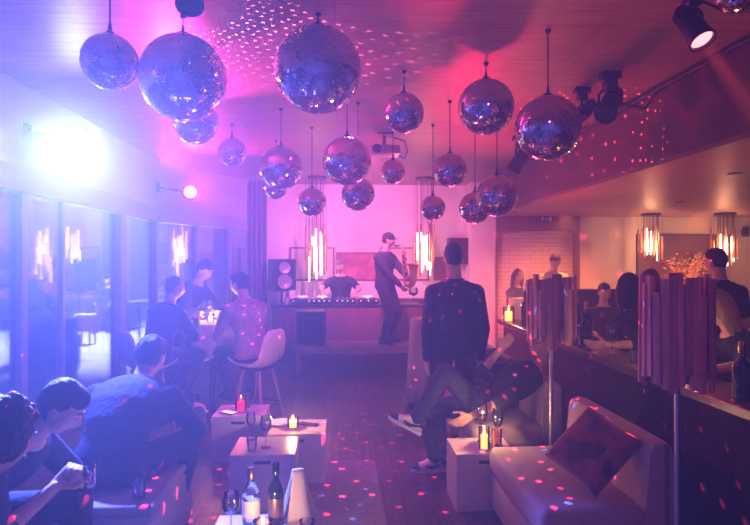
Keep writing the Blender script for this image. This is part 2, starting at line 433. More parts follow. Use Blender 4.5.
S1, D1 = spot_fixture('stage_spotlight', 'black spotlight glowing red at its lens, top right near the bulkhead', (1.84,2.98,H), (1.98,2.60,2.2), .78, 'red hot lens')
S2, D2 = spot_fixture('stage_spotlight', 'black spotlight hanging right of the big mirror ball on the right', P(610,66,4.35), (1.2,3.6,1.6), .92)
S3, D3 = spot_fixture('stage_spotlight', 'black spotlight partly behind the big mirror ball, over the brick recess', P(520,140,6.6), (1.2,7.5,1.2), 1.0)
S4, D4 = spot_fixture('stage_spotlight', 'dark spotlight on the ceiling at the top edge, above the large blue-lit ball', P(190,-60,2.75), (-.55,2.1,1.6), .72)
S5, D5 = spot_fixture('stage_spotlight', 'small black spotlight with a raised loop yoke, left of the big hanging spotlight', P(582,72,4.75), (1.0,5.2,2.0), .8)
# cable along the bulkhead
b = MB(); pts = []
for i in range(26):
    y = 2.2+i*.3; pts.append((XB-.02+.004*sin(i*2.1), y, H-.03-.012*abs(sin(i*1.3))))
b.tube(pts, .016, 6); tag(b.build('power_cable', 'black plastic', smooth=True), 'thick black cable running along the top of the red bulkhead', 'cable')
b = MB(); a = V((1.95,4.35,H-.12)); b.tube([a+V((.05,0,0)), a+V((.2,.05,-.1)), a+V((.42,.1,-.12)), (XB-.03,4.6,H-.06)], .008, 6)
tag(b.build('power_cable', 'black plastic', smooth=True), 'loose black lead drooping from the hanging spotlight to the bulkhead', 'cable')
b = MB(); a = V((1.84,3.0,H-.06)); b.tube([a+V((.06,0,0)), a+V((.22,.0,-.06)), a+V((.45,-.05,-.05)), (XB-.03,2.95,H-.04)], .008, 6)
tag(b.build('power_cable', 'black plastic', smooth=True), 'short black lead from the red-glowing spotlight at top right', 'cable')

# wall lamp: the strong blue-white one
def wall_lamp(label, c, aim, size, lens, wx):
    c = V(c); root = thing('flood_lamp', label, 'stage light', c, 0); d = (V(aim)-c).normalized(); q = d.to_track_quat('Z', 'Y').to_matrix().to_4x4()
    b = MB(); b.lathe([(.03,-.26),(.07,-.25),(.09,-.2),(.1,-.05),(.11,0),(.12,.02),(.12,.05),(.1,.05),(.095,.03)], 28)
    o = b.build('barrel', 'black metal', root, smooth=True); o.matrix_local = q @ Matrix.Scale(size, 4)
    b = MB(); b.lathe([(.001,.036),(.06,.038),(.096,.03)], 28); o = b.build('lens', lens, root, smooth=True); o.matrix_local = q @ Matrix.Scale(size, 4)
    b = MB(); b.tube([(0,0,0), (wx-c.x, 0, .06)], .016, 8); b.box((wx-c.x+.01,0,.06), (.02,.1,.14), bevel=.005); b.build('wall_bracket', 'black metal', root, smooth=True)
    return c+d*.08*size, d
LB, DB = wall_lamp('blinding blue-white flood lamp on the left wall above the glass', P(75,140,4.95), (-.2,0,1.3), 1.1, 'blue lens', XL)
LR, DR = wall_lamp('glowing red lamp on the wall above the glass, further back', P(190,192,8.35), (.3,3.2,2.2), .95, 'red lens', XL+.02)

# ---------------------------------------------------------------- rod pendants
def rod_pendant(label, base, n_, rad, zlo, zhi, ceil, seed, lit=.5, estyle='light tube'):
    rnd = random.Random(seed); root = thing('rod_pendant', label, 'pendant lamp', (base[0], base[1], ceil), 0, 'pendants of hanging brass rods')
    b = MB(); b.lathe([(.001,-.001),(rad*.8,-.001),(rad*.8,-.03),(.001,-.035)], 24); b.build('ceiling_plate', 'black metal', root, smooth=True)
    for i in range(n_):
        a = 2*pi*i/n_+rnd.uniform(-.15,.15); r = rad*(.55+.45*((i*7)%5)/4)
        x, y = r*cos(a), r*sin(a); lo = zlo+rnd.uniform(0,.35)*(zhi-zlo); ln = (zhi-zlo)*rnd.uniform(.45,.65); hi = min(zhi, lo+ln)
        b = MB(); b.box((x,y,(lo+hi)/2-ceil), (.026,.026,hi-lo), rot=Matrix.Rotation(a,3,'Z'), bevel=.003)
        rod = b.build('rod', 'rod copper', root)
        b = MB(); b.tube([(x,y,hi-ceil),(x,y,-.03)], .002, 5); b.build('wire', 'black metal', rod)
    for i in range(9):
        a = 2*pi*i/9+.4; r = rad*(.30,.62,.48)[i%3]; x, y = r*cos(a), r*sin(a); lo = zlo+rnd.uniform(0,.35)*(zhi-zlo); hi = lo+(zhi-zlo)*rnd.uniform(.3,.55)
        b = MB(); b.cap((x,y,lo-ceil),(x,y,hi-ceil), .011, .011, 8); t = b.build('light_tube', estyle, root, smooth=True, auto=False)
        b = MB(); b.tube([(x,y,hi-ceil),(x,y,-.03)], .003, 5); b.build('wire', 'black metal', t)
    return root
q = P(317,250,9.95); rod_pendant('glowing rod pendant over the left of the disc jockey desk, beside the black loudspeaker', q, 16, .21, 1.28, 2.38, H, 1)
q = P(425,250,9.95); rod_pendant('glowing rod pendant behind the saxophone player, beside the dark wall speaker', q, 16, .21, 1.32, 2.40, H, 2)
q = P(651,245,9.7); rod_pendant('orange glowing rod pendant in front of the left edge of the brown bar picture', q, 16, .20, 1.58, 2.30, HB, 3)
q = P(725,245,9.5); rod_pendant('orange glowing rod pendant above the man standing at the far right', q, 16, .21, 1.55, 2.30, HB, 4)
q = P(74,240,9.0); rod_pendant('rod pendant added beyond the left glass in place of a bright reflection', q, 14, .17, 1.6, 2.35, 3.4, 5)  # a reflection in the glass, modelled as a pendant behind it
q = P(180,240,12.0); rod_pendant('thin rod pendant added in place of a reflection in the glass, behind the bending waiter', q, 14, .20, 1.6, 2.5, 3.4, 6)  # likewise stands in for a lamp mirrored in the pane

# ---------------------------------------------------------------- stick floor lamps
def stick_lamp(label, x, y, n_, rad, zlo, zhi, seed):
    rnd = random.Random(seed); root = thing('stick_lamp', label, 'floor lamp', (x, y, 0), 0, 'floor lamps with a ring of wooden sticks')
    b = MB(); b.lathe([(.001,0),(.13,0),(.13,.012),(.02,.02),(.016,.03)], 28); b.build('base', 'steel', root, smooth=True)
    b = MB(); b.tube([(0,0,.02),(0,0,zlo+.18)], .0125, 12); b.build('pole', 'steel', root, smooth=True)
    b = MB(); b.lathe([(.014,zlo+.17),(.03,zlo+.18),(.03,zlo+.23),(.016,zlo+.24)], 14)
    for k in range(6):
        a = 2*pi*k/6; b.tube([(0,0,zlo+.205),(rad*.96*cos(a),rad*.96*sin(a),zlo+.205)], .005, 6)
    for zz in (zlo+.205, zhi-.14):
        b.tube([(rad*.9*cos(2*pi*k/28), rad*.9*sin(2*pi*k/28), zz) for k in range(29)], .005, 6, caps=False)
    b.build('stick_ring', 'steel', root, smooth=True)
    for i in range(n_):
        a = 2*pi*i/n_+.1; rr = rad*(1+.10*((i*3)%4-1.5)/1.5); x_, y_ = rr*cos(a), rr*sin(a)
        lo = zlo+rnd.uniform(0,.10); hi = zhi-rnd.uniform(0,.11); w = rnd.uniform(.030,.038)
        tl = Matrix.Rotation(rnd.uniform(-.03,.03),3,'X') @ Matrix.Rotation(a,3,'Z')
        b = MB(); b.box((x_,y_,(lo+hi)/2), (.022,w,hi-lo), rot=tl, bevel=.004)
        b.build('stick', 'stick wood' if rnd.random() < .6 else 'stick wood dark', root)
    b = MB(); b.sph((0,0,zlo+.33), (.028,.028,.04), 2); b.lathe([(.016,zlo+.24),(.018,zlo+.30)], 12); b.build('bulb', 'eye white', root, smooth=True)
    return root
q = P(677,300,2.58); stick_lamp('stick lamp standing right in front of the near sofa end, larger in view', q.x, q.y, 30, .136, 1.035, 1.565, 11)
q = P(551,300,3.88); stick_lamp('stick lamp between the two sofas, smaller in view', q.x, q.y, 27, .140, 1.04, 1.54, 12)

# ---------------------------------------------------------------- sofas
def cushion_mesh(w, d, h, ex=3.2, sub=5):
    t = bmesh.new(); bmesh.ops.create_cube(t, size=2); bmesh.ops.subdivide_edges(t, edges=list(t.edges), cuts=sub, use_grid_fill=True)
    for v in t.verts:
        x, y, z = v.co; n_ = (abs(x)**ex+abs(y)**ex+abs(z)**ex)**(1/ex); v.co = V((x/n_*w/2, y/n_*d/2, z/n_*h/2))
    return t
def sofa(label, x0, x1, y0, y1):
    root = thing('sofa', label, 'sofa', ((x0+x1)/2, (y0+y1)/2, 0), 0, 'pale upholstered sofas along the bar'); w = x1-x0; L = y1-y0
    b = MB(); b.box((-.0,0,.17), (w-.01,L-.01,.22), bevel=.02, seg=3); b.build('seat_base', 'sofa fabric', root, smooth=True)
    b = MB(); b.box((-.07,0,.36), (w-.13,L+.005,.16), bevel=.045, seg=4); 
    b.build('seat_cushion', 'sofa fabric', root, smooth=True)
    b = MB(); rs = []
    for yy, sc_ in ((-L/2,.93),(-L/2+.02,.985),(-L/2+.05,1),(L/2-.05,1),(L/2-.02,.985),(L/2,.93)):
        prof = [(w/2-.15,.06),(w/2-.155,.42),(w/2-.13,.70),(w/2-.11,.74),(w/2-.07,.755),(w/2-.03,.745),(w/2-.005,.71),(w/2,.06)]
        cx, cz = w/2-.075, .40
        rs.append([V((cx+(px_-cx)*sc_, yy, cz+(pz-cz)*(sc_ if sc_ == 1 else .5+.5*sc_))) for px_, pz in prof])
    b.rings(rs); b.build('backrest', 'sofa fabric', root, smooth=True)
    for sx in (-1,1):
        for sy in (-1,1):
            b = MB(); b.box((sx*(w/2-.08), sy*(L/2-.08), .035), (.05,.05,.07), bevel=.004); b.build('leg', 'black plastic', root)
    return root
sofa('near pale sofa at the bottom right with a dark red cushion on it', .95, 1.60, 2.72, 3.72)
sofa('pale one-seat sofa on which the person with crossed legs reclines', .95, 1.60, 4.15, 4.71)
sofa('farthest pale sofa, mostly hidden behind the standing man, with a sequined cushion', .97, 1.60, 5.2, 6.3)
def cushion(name, label, c, w, h, d, rot, m, motif=None):
    root = tag(MB_from(cushion_pillow(w, h, d)).build(name, m, smooth=True, auto=False), label, 'cushion'); root.location = c; root.rotation_euler = rot
    if motif:
        b = MB(); rs = []
        b.lathe([(.002,d*.502),(.05,d*.50),(.095,d*.475),(.096,d*.465),(.002,d*.45)], 20); o = b.build('round_motif', motif, root, smooth=True); o['label'] = 'dark round motif on the cushion front'
    return root
def MB_from(t): b = MB(); b.merge(t); return b
def cushion_pillow(w, h, d):
    t = bmesh.new(); bmesh.ops.create_grid(t, x_segments=20, y_segments=20, size=1)
    top = [(v.co.x, v.co.y) for v in t.verts]; t.free(); t = bmesh.new(); n_ = 20; g = {}
    for side in (1,-1):
        for i in range(n_+1):
            for j in range(n_+1):
                u, w_ = -1+2*i/n_, -1+2*j/n_
                edge = (1-u**4)*(1-w_**4); pin = 1-.06*(1-abs(u)**2)*abs(w_)**2; pin2 = 1-.06*(1-abs(w_)**2)*abs(u)**2
                z = side*d/2*edge**.45*(1+.05*sin(5*u+3*w_)) if 0 < i < n_ and 0 < j < n_ else 0
                if z == 0 and side == -1: g[(side,i,j)] = g[(1,i,j)]; continue
                g[(side,i,j)] = t.verts.new((u*w/2*pin2, w_*h/2*pin, z))
    for side in (1,-1):
        for i in range(n_):
            for j in range(n_):
                t.faces.new([g[(side,i,j)], g[(side,i+1,j)], g[(side,i+1,j+1)], g[(side,i,j+1)]])
    return t
n_ = V((-.58,-.50,.64)).normalized(); u_ = (V((0,0,1))-n_*n_.z).normalized(); x_ = u_.cross(n_)
CUSH = (Matrix((x_,u_,n_)).transposed() @ Matrix.Rotation(R(66),3,'Z')).to_euler()
cushion('cushion', 'dark red patterned cushion leaning on the near sofa backrest', (1.295,2.95,.655), .37, .36, .13, CUSH, 'cushion pattern', 'cushion motif')
cushion('cushion', 'dark sequined cushion on the farthest sofa, right of the standing man', (1.30,5.46,.64), .42, .40, .14, (R(72),0,R(-70)), 'sequin')

# ---------------------------------------------------------------- bar counter
CT = .95; CX0, CX1 = 1.82, 2.14; CY0, CY1 = .6, 6.75
root = thing('bar_counter', 'long dark bar counter running behind the two pale sofas', 'counter', ((CX0+CX1)/2, (CY0+CY1)/2, 0))
b = MB(); b.box((0,0,CT-.025), (CX1-CX0, CY1-CY0, .05), bevel=.006); b.build('worktop', 'counter top', root)
b = MB(); b.box((.02,0,(CT-.05)/2), (CX1-CX0-.1, CY1-CY0-.06, CT-.05)); b.build('front_panel', 'counter front', root)
b = MB(); b.box((-.02,0,.05), (CX1-CX0-.1, CY1-CY0-.1, .10)); b.build('kick_board', 'black plastic', root)

def bottle(label, loc, h=.31, r=.038, m='bottle dark', labelm='label paper', foil='foil', group=None, s=1.0):
    root = thing('bottle', label, 'bottle', loc, random.random()*6, group)
    b = MB(); b.lathe([(r*.8,0),(r,.006),(r,h*.55),(r*.93,h*.61),(r*.6,h*.69),(r*.36,h*.76),(r*.34,h*.93),(r*.40,h*.935),(r*.40,h*.965),(r*.34,h*.97),(r*.33,h)], 22); b.build('glass_body', m, root, smooth=True)
    b = MB(); b.lathe([(r*1.012,h*.18),(r*1.018,h*.185),(r*1.018,h*.46),(r*1.012,h*.465)], 22); b.build('paper_label', labelm, root, smooth=True)
    b = MB(); b.lathe([(r*.39,h*.80),(r*.42,h*.81),(r*.45,h*.97),(r*.36,h*1.003),(.001,h*1.004)], 18); b.build('foil_cap', foil, root, smooth=True)
    return root
def wine_glass(label, loc, h=.20, r=.036, wine=None, group=None):
    root = thing('wine_glass', label, 'glass', loc, 0, group)
    b = MB(); b.lathe([(.034,0),(.034,.003),(.006,.008),(.0042,.02),(.0042,h*.45),(.012,h*.49),(r*.8,h*.58),(r,h*.70),(r*.93,h*.86),(r*.80,h),(r*.77,h),(r*.89,h*.86),(r*.95,h*.70),(r*.74,h*.585),(.006,h*.51),(.001,h*.50)], 20)
    b.build('bowl_and_stem', 'clear glass', root, smooth=True)
    if wine:
        b = MB(); b.lathe([(.004,h*.515),(r*.70,h*.59),(r*.90,h*.68),(r*.90,h*.69),(.001,h*.69)], 18); b.build('wine', wine, root, smooth=True)
    return root
def tumbler(label, loc, h=.10, r=.036, m='clear glass', group=None):
    root = thing('tumbler', label, 'glass', loc, 0, group)
    b = MB(); b.lathe([(r*.82,0),(r*.86,.004),(r,h),(r*.94,h),(r*.80,.012),(.001,.01)], 20); b.build('glass_wall', m, root, smooth=True); return root
CANDLES = []
def candle(label, loc, h=.09, r=.035, m='amber glass', core='candle glow', power=3.0, colr=(1,.52,.2)):
    root = thing('candle', label, 'candle', loc, 0)
    b = MB(); b.lathe([(r*.9,0),(r,.005),(r,h),(r*.93,h),(r*.9,.008),(.001,.007)], 22); b.build('glass_holder', m, root, smooth=True)
    b = MB(); b.lathe([(.001,.009),(r*.86,.009),(r*.86,h*.62),(.001,h*.60)], 20); b.build('wax', core, root, smooth=True)
    b = MB(); b.lathe([(.0015,h*.62),(.006,h*.68),(.0075,h*.76),(.004,h*.93),(.0006,h*1.05)], 12); b.build('flame', 'flame', root, smooth=True)
    light('POINT', 'candle_light', V(loc)+V((0,0,h*1.25)), colr, power, radius=.012)
    return root
def on_counter(px, py, x=None):
    # point on the counter top seen at this pixel
    for i in range(4000):
        Y = 1+i*.003; q = P(px, py, Y)
        if q.z <= CT: return V((q.x, q.y, CT))
cy = lambda x, y: V((x, y, CT+.001))
candle('glass candle at the far end of the bar counter, beside the dark bottle', cy(1.88,6.48), .17, .065, power=14)
bottle('dark bottle beside the glass candle at the far counter end', cy(1.93,6.05), .36, .045, labelm='bottle purple', foil='bottle dark')
bottle('short squat dark bottle beside the candle-side tall bottle on the counter', cy(2.02,5.95), .22, .06, labelm='bottle purple', m='bottle purple', foil='bottle dark')
bottle('tall foil-necked bottle on the counter, right of the small stick lamp', cy(2.02,4.72), .34, .045, labelm='bottle purple')
bottle('dark bottle just left of the foil-necked one on the counter', cy(2.06,5.02), .30, .05, labelm='bottle purple', m='bottle purple', foil='bottle dark')
bottle('dark bottle in front of the foil-necked one on the counter', cy(1.93,4.55), .27, .045, labelm='bottle purple', foil='bottle dark')
wine_glass('wine glass on the counter beside the black-haired woman', cy(1.95,4.12), .22, .04)
candle('small candle on the counter seen between the sticks of the large stick lamp', cy(1.97,3.32), .11, .036, power=3)
candle('tiny candle on the counter behind the large stick lamp, left of its twin', cy(2.04,3.62), .10, .03, power=2)
bottle('dark bottle at the right edge of the view on the counter', cy(1.93,2.72), .28, .042, labelm='bottle purple', foil='foil')
tumbler('small tumbler on the counter near the blond guest', cy(1.93,3.75), .09, .034)

# ---------------------------------------------------------------- white cube tables
def cube_table(label, x, y, w, d, h, rz=0, z=0):
    h -= z; root = thing('cube_table', label, 'side table', (x, y, z), rz, 'white cube tables'); t = .022
    b = MB(); b.box((0,0,h-t/2), (w,d,t), bevel=.003); b.build('top', 'white laminate', root)
    for sx in (-1,1):
        b = MB(); b.box((sx*(w/2-t/2),0,(h-t)/2), (t,d,h-t), bevel=.002); b.build('side_panel', 'white laminate', root)
    for sy in (-1,1):
        b = MB(); b.box((0,sy*(d/2-t/2),(h-t)/2), (w-2*t,t,h-t), bevel=.002); p = b.build('end_panel', 'white laminate', root)
        b = MB(); b.box((0,sy*(d/2-.0005),h*.86), (.11,.004,.022), bevel=.0015); b.build('hand_slot', 'slot dark', p)
    return root
TH = .37
q = P(262,452,3.82); cube_table('white cube table with an empty wine glass on it, left of the candle table', q.x, 4.03, .42, .40, TH, z=.0125)
q = P(296,435,4.25); cube_table('white cube table with a lit candle, right of the wine glass table', q.x, 4.48, .42, .40, TH, z=.0125)
q = P(497,455,3.84); cube_table('white cube table left of the near sofa carrying candle and glasses', .98-.03, 3.98-.04, .40, .36, TH)
q = P(240,415,4.9); cube_table('white cube table in the dim left, carrying the red candle', q.x, 5.0, .42, .40, TH)
cube_table('white cube table at the bottom edge carrying bottles and a napkin', -.36, 2.70, .46, .46, TH)
def on(px, Y, z): q = P(px, 300, Y); return V((q.x, Y, z+.0015))
candle('short glass candle on the white cube table in the middle', on(293,4.45,TH), .085, .045, power=7)
wine_glass('empty wine glass on the left white cube table', on(266,3.98,TH), .21, .04)
tumbler('empty tumbler beside the wine glass on the left cube table', on(252,3.92,TH), .09, .035)
wine_glass('second empty wine glass, left back of the left cube table', on(251,4.16,TH), .19, .036)
b = MB(); b.lathe([(.001,.0),(.06,.0),(.10,.012),(.10,.016),(.06,.006),(.001,.005)], 28); o = tag(b.build('plate', 'plastic white', smooth=True), 'small white plate beside the middle candle', 'plate'); o.location = on(280,4.56,TH)
b = MB(); b.box((0,0,.005), (.075,.15,.009), bevel=.003); o = tag(b.build('phone', 'black plastic', smooth=True), 'dark phone lying right of the middle candle', 'phone'); o.location = on(308,4.52,TH); o.rotation_euler = (0,0,1.1)
candle('red glass candle on the dim cube table at left', on(241,4.95,TH), .13, .05, 'red glass', 'candle red', 3.5, (1,.12,.15))
b = MB(); b.box((0,0,.006), (.08,.15,.010), bevel=.003); ph = tag(b.build('phone', 'black plastic', smooth=True), 'phone with a lit white screen beside the red candle', 'phone'); ph.location = on(229,4.9,TH); ph.rotation_euler = (0,0,.9)
b = MB(); b.box((0,0,.0113), (.07,.135,.001)); b.build('screen', 'led white', ph)
tumbler('tumbler behind the red candle on the dim cube table', on(247,5.1,TH), .12, .035)
# right cube
candle('tall bright candle glass on the cube table beside the near sofa', V((.955,3.86,TH+.0015)), .145, .037, power=8)
wine_glass('wine glass left behind the tall candle by the near sofa', V((.985,4.03,TH+.0015)), .26, .04, 'red wine')
wine_glass('wine glass right of the tall candle by the near sofa', V((1.065,3.93,TH+.0015)), .25, .038)
tumbler('amber tumbler right beside the tall candle by the near sofa', V((1.04,3.86,TH+.0015)), .13, .036, 'amber glass')
# front cube
bottle('clear bottle with a pale label at the bottom of the view', on(251,2.80,TH), .275, .041, m='clear glass', foil='foil')
bottle('dark wine bottle in front of the white napkin at the bottom', on(276,2.79,TH), .30, .038, m='bottle dark', labelm='foil', foil='bottle dark')  # foil-coloured label band stands in for an amber reflection on the glass
candle('bright candle at the bottom edge in front of the bottles', on(263,2.60,TH), .11, .045, power=3)
wine_glass('empty glass left of the clear bottle at the bottom', on(231,2.72,TH), .19, .042)
tumbler('low tumbler right of the napkin at the bottom edge', on(307,2.72,TH), .055, .036)
b = MB(); rs = []
for k in range(12):
    t = k/11; w = .03+.062*t**1.2; ring = []
    for j in range(24):
        a = 2*pi*j/24; f = 1+.16*sin(5*a+t)*t; ring.append(V((w*cos(a)*f, w*.55*sin(a)*f, .235*(1-t)+.002)))
    rs.append(ring)
b.rings(rs); o = tag(b.build('napkin', 'napkin', smooth=True, auto=False), 'folded white napkin standing behind the dark wine bottle', 'napkin'); o.location = on(298,2.87,TH); o.rotation_euler = (0,R(0),.2)
# rug
b = MB(); b.box((0,0,.006), (1.02,1.27,.012), bevel=.004); o = tag(b.build('rug', 'rug'), 'pale flat rug on the floor right of the cube tables', 'rug'); o.location = (-.23,4.12,.0)
# left white bench under the seated man
root = thing('pouf', 'pale square pouf under the dark-jacketed man at left', 'pouf', (-1.17,3.36,0))
b = MB(); b.box((0,0,.19), (.50,.80,.34), bevel=.03, seg=3); b.build('padded_body', 'sofa fabric', root, smooth=True)
b = MB(); b.box((0,0,.385), (.505,.805,.05), bevel=.02, seg=3); b.build('lid', 'sofa fabric', root, smooth=True)
for px_, nm, lb in ((-1.58,2.66,'pale pouf under the man holding a drink at left'),(-1.54,1.96,'pale pouf under the curly-haired person at bottom left')):
    root = thing('pouf', lb, 'pouf', (px_,nm,0)); b = MB(); b.box((0,0,.19), (.46,.46,.34), bevel=.03, seg=3); b.build('padded_body', 'sofa fabric', root, smooth=True)
    b = MB(); b.box((0,0,.385), (.465,.465,.05), bevel=.02, seg=3); b.build('lid', 'sofa fabric', root, smooth=True)
tumbler('tumbler standing on the pale pouf between the two men at left', V((-1.02,3.06,.412)), .09, .036)

# ---------------------------------------------------------------- cloth tables
def cloth_table(label, x, y, h, r, drop, seed, rz=0):
    rnd = random.Random(seed); ph = rnd.random()*6
    root = thing('pedestal_table', 'bare base of the '+label, 'table', (x, y, 0), rz)
    b = MB(); b.lathe([(.001,0),(.22,0),(.22,.015),(.03,.03),(.028,.04)], 24); b.build('base', 'black metal', root, smooth=True)
    b = MB(); b.tube([(0,0,.03),(0,0,h-.03)], .03, 14); b.build('column', 'black metal', root, smooth=True)
    b = MB(); b.lathe([(.001,h-.03),(r,h-.03),(r,h-.006),(.001,h-.006)], 30); b.build('top', 'white laminate', root)
    b = MB(); fd = lambda a, z: (.09*max(0,(h-z)/drop)*sin(9*a+ph)+.05*max(0,(h-z)/drop)*sin(4*a+2*ph)) if z < h-.02 else 0
    b.lathe([(r+.004,h-.05),(r+.003,h-.02),(r-.01,h-.004),(.001,h-.0055),(.001,h),(r,h),(r+.012,h-.012),(r+.013,h-.05),(r+.03,h-drop*.4),(r+.05,h-drop),(r+.045,h-drop),(r+.024,h-drop*.4)], 90, fold=fd)
    o = tag(b.build('tablecloth', 'linen', smooth=True, auto=False), label, 'tablecloth'); o.location = (x, y, 0); o.rotation_euler = (0,0,rz)
    return root
cloth_table('white cloth on the high table with candles, where the waiter bends', -1.36, 6.38, .98, .28, .34, 1)
candle('bright candle in the middle of the waiter table', V((-1.35,6.25,.982)), .10, .036, power=9)
candle('small candle left on the waiter table', V((-1.50,6.27,.982)), .055, .036, power=3)
candle('low candle right on the waiter table', V((-1.21,6.30,.982)), .05, .036, power=3)
wine_glass('wine glass behind the candles on the waiter table', V((-1.40,6.42,.982)), .22, .04)
wine_glass('wine glass right behind on the waiter table', V((-1.19,6.37,.982)), .21, .038)
q = P(427,340,6.6); cloth_table('long white cloth on the high table left of the standing man', q.x, 6.6, .98, .18, .92, 2)
q = P(524,300,8.4); cloth_table('long white cloth on the high table in front of the woman', q.x, 8.2, 1.10, .26, .80, 3)
candle('candle on the high table in front of the woman', V((q.x+.04,8.04,1.102)), .10, .034, power=5)
bottle('small pale bottle beside the candle on the woman table', V((q.x-.08,8.08,1.102)), .22, .035, m='clear glass', foil='foil')

# ---------------------------------------------------------------- shell chairs
def shell_chair():
    root = thing('shell_chair', '', 'chair', (0,0,0)); sz = .64
    b = MB(); rs = []
    # moulded shell: profile along the seat then up the back, width varies (local +y = front)
    prof = [(.21,.015,.17),(.19,.0,.20),(.10,-.03,.215),(0,-.04,.22),(-.10,-.03,.215),(-.17,.02,.21),(-.205,.10,.21),(-.225,.20,.20),(-.235,.28,.17),(-.24,.32,.12),(-.242,.335,.05)]
    t = .008
    for (y, z, w) in prof:
        top = []; bot = []
        for k in range(11):
            u = -1+2*k/10; cx = u*w; cz = sz+z+.05*abs(u)**3*(1 if z < .08 else .0); cyy = y+.04*abs(u)**2.5*(1 if z >= .08 else .3)
            top.append(V((cx,cyy,cz))); bot.append(V((cx,cyy-(t if z >= .05 else 0),cz-(t if z < .05 else t*.3))))
        rs.append(top+bot[::-1])
    b.rings(rs); b.build('shell', 'plastic white', root, smooth=True, auto=False)
    for sx in (-1,1):
        for sy in (-1,1):
            b = MB(); b.tube([(sx*.10,sy*.09,sz-.05),(sx*.20,sy*.19,.0)], [.016,.010], 10); b.build('leg', 'bench wood', root, smooth=True)
    b = MB()
    for (a, c) in (((-1,-1),(1,-1)),((1,-1),(1,1)),((1,1),(-1,1)),((-1,1),(-1,-1))):
        b.tube([(a[0]*.165,a[1]*.155,.24),(c[0]*.165,c[1]*.155,.24)], .006, 6)
    b.build('footrest', 'black metal', root, smooth=True); b = MB(); b.box((0,0,sz-.055), (.24,.22,.02), bevel=.004); b.build('seat_mount', 'black metal', root)
    return root
ch = shell_chair(); ch.location = (-.80,5.80,0); ch.rotation_euler = (0,0,R(62)); ch['label'] = 'white shell chair with splayed legs under the light-shirted guest'
c2 = copy_tree(ch); c2.location = (-1.82,5.68,0); c2.rotation_euler = (0,0,R(-48)); c2['label'] = 'white shell chair under the dark-suited guest at the waiter table'
for o in (ch, c2): o['group'] = 'white shell chairs at the high table'

# ---------------------------------------------------------------- disc jockey desk, bench, speakers
DT = .96; DX0, DX1 = P(272,300,9.2).x, P(446,300,9.2).x; DY0, DY1 = 9.05, 9.65
root = thing('music_desk', 'wooden disc jockey desk in front of the back wall', 'desk', ((DX0+DX1)/2, (DY0+DY1)/2, 0)); w = DX1-DX0
b = MB(); b.box((0,0,DT-.02), (w,DY1-DY0,.04), bevel=.005); b.build('top', 'black plastic', root)
b = MB(); b.box((0,-(DY1-DY0)/2+.03,(DT-.04)/2), (w-.04,.04,DT-.04), bevel=.004); b.build('front_panel', 'desk wood', root)
for sx in (-1,1):
    b = MB(); b.box((sx*(w/2-.04),.02,(DT-.04)/2), (.04,DY1-DY0-.06,DT-.04)); b.build('side_panel', 'desk wood', root)
def deck(label, x, y, jog, leds):
    r = thing('deck' if jog else 'mixer', label, 'music player' if jog else 'mixer', (x, y, DT+.001))
    b = MB(); b.box((0,0,.04), (.31,.36,.08), bevel=.008); b.build('housing', 'black plastic', r)
    if jog:
        b = MB(); b.lathe([(.001,.08),(.10,.08),(.105,.09),(.10,.1),(.001,.1)], 28, (0,-.03,0)); b.build('jog_wheel', 'steel', r, smooth=True)
        b = MB(); b.box((0,.11,.095), (.15,.07,.02), rot=Matrix.Rotation(.4,3,'X')); b.build('display', 'led white', r)
    else:
        for i in range(4):
            for j in range(4):
                b = MB(); b.lathe([(.012,.08),(.011,.1),(.004,.102)], 10, (-.1+i*.066,.02+j*.04,0)); b.build('knob', 'steel', r, smooth=True)
        for i in range(4):
            b = MB(); b.box((-.1+i*.066,-.1,.088), (.02,.03,.018)); b.build('fader', 'steel', r)
    for i in range(leds):
        b = MB(); b.box((-.12+i*.24/max(1,leds-1),-.181,.055), (.018,.004,.018)); b.build('indicator', 'led white', r)
    return r
xx = P(300,300,9.3).x
deck('music player deck at the left end of the desk', P(302,300,9.3).x, 9.32, True, 2)
deck('music player deck right in front of the disc jockey', P(322,300,9.3).x, 9.32, True, 4)
deck('mixer between the disc jockey and the saxophone player', P(345,300,9.3).x, 9.32, False, 4)
deck('music player deck behind the saxophone player', P(368,300,9.3).x, 9.32, True, 3)
b = MB(); b.box((0,0,.035), (.42,.30,.07), bevel=.008); o = tag(b.build('effects_box', 'black plastic'), 'black effects box on the right end of the desk', 'music gear'); o.location = (P(436,300,9.3).x-.05,9.34,DT+.001)
for i in range(5):
    b = MB(); b.lathe([(.014,.07),(.012,.09),(.004,.092)], 10, (-.14+i*.07,0,0)); b.build('knob', 'gold lacquer', o, smooth=True)
tumbler('white paper cup on the left end of the desk', (P(287,300,9.25).x,9.14,DT+.001), .11, .038, 'plastic white')
wine_glass('wide cocktail glass on the desk right of the saxophone player', (P(413,300,9.2).x,9.16,DT+.001), .26, .075, 'red wine')
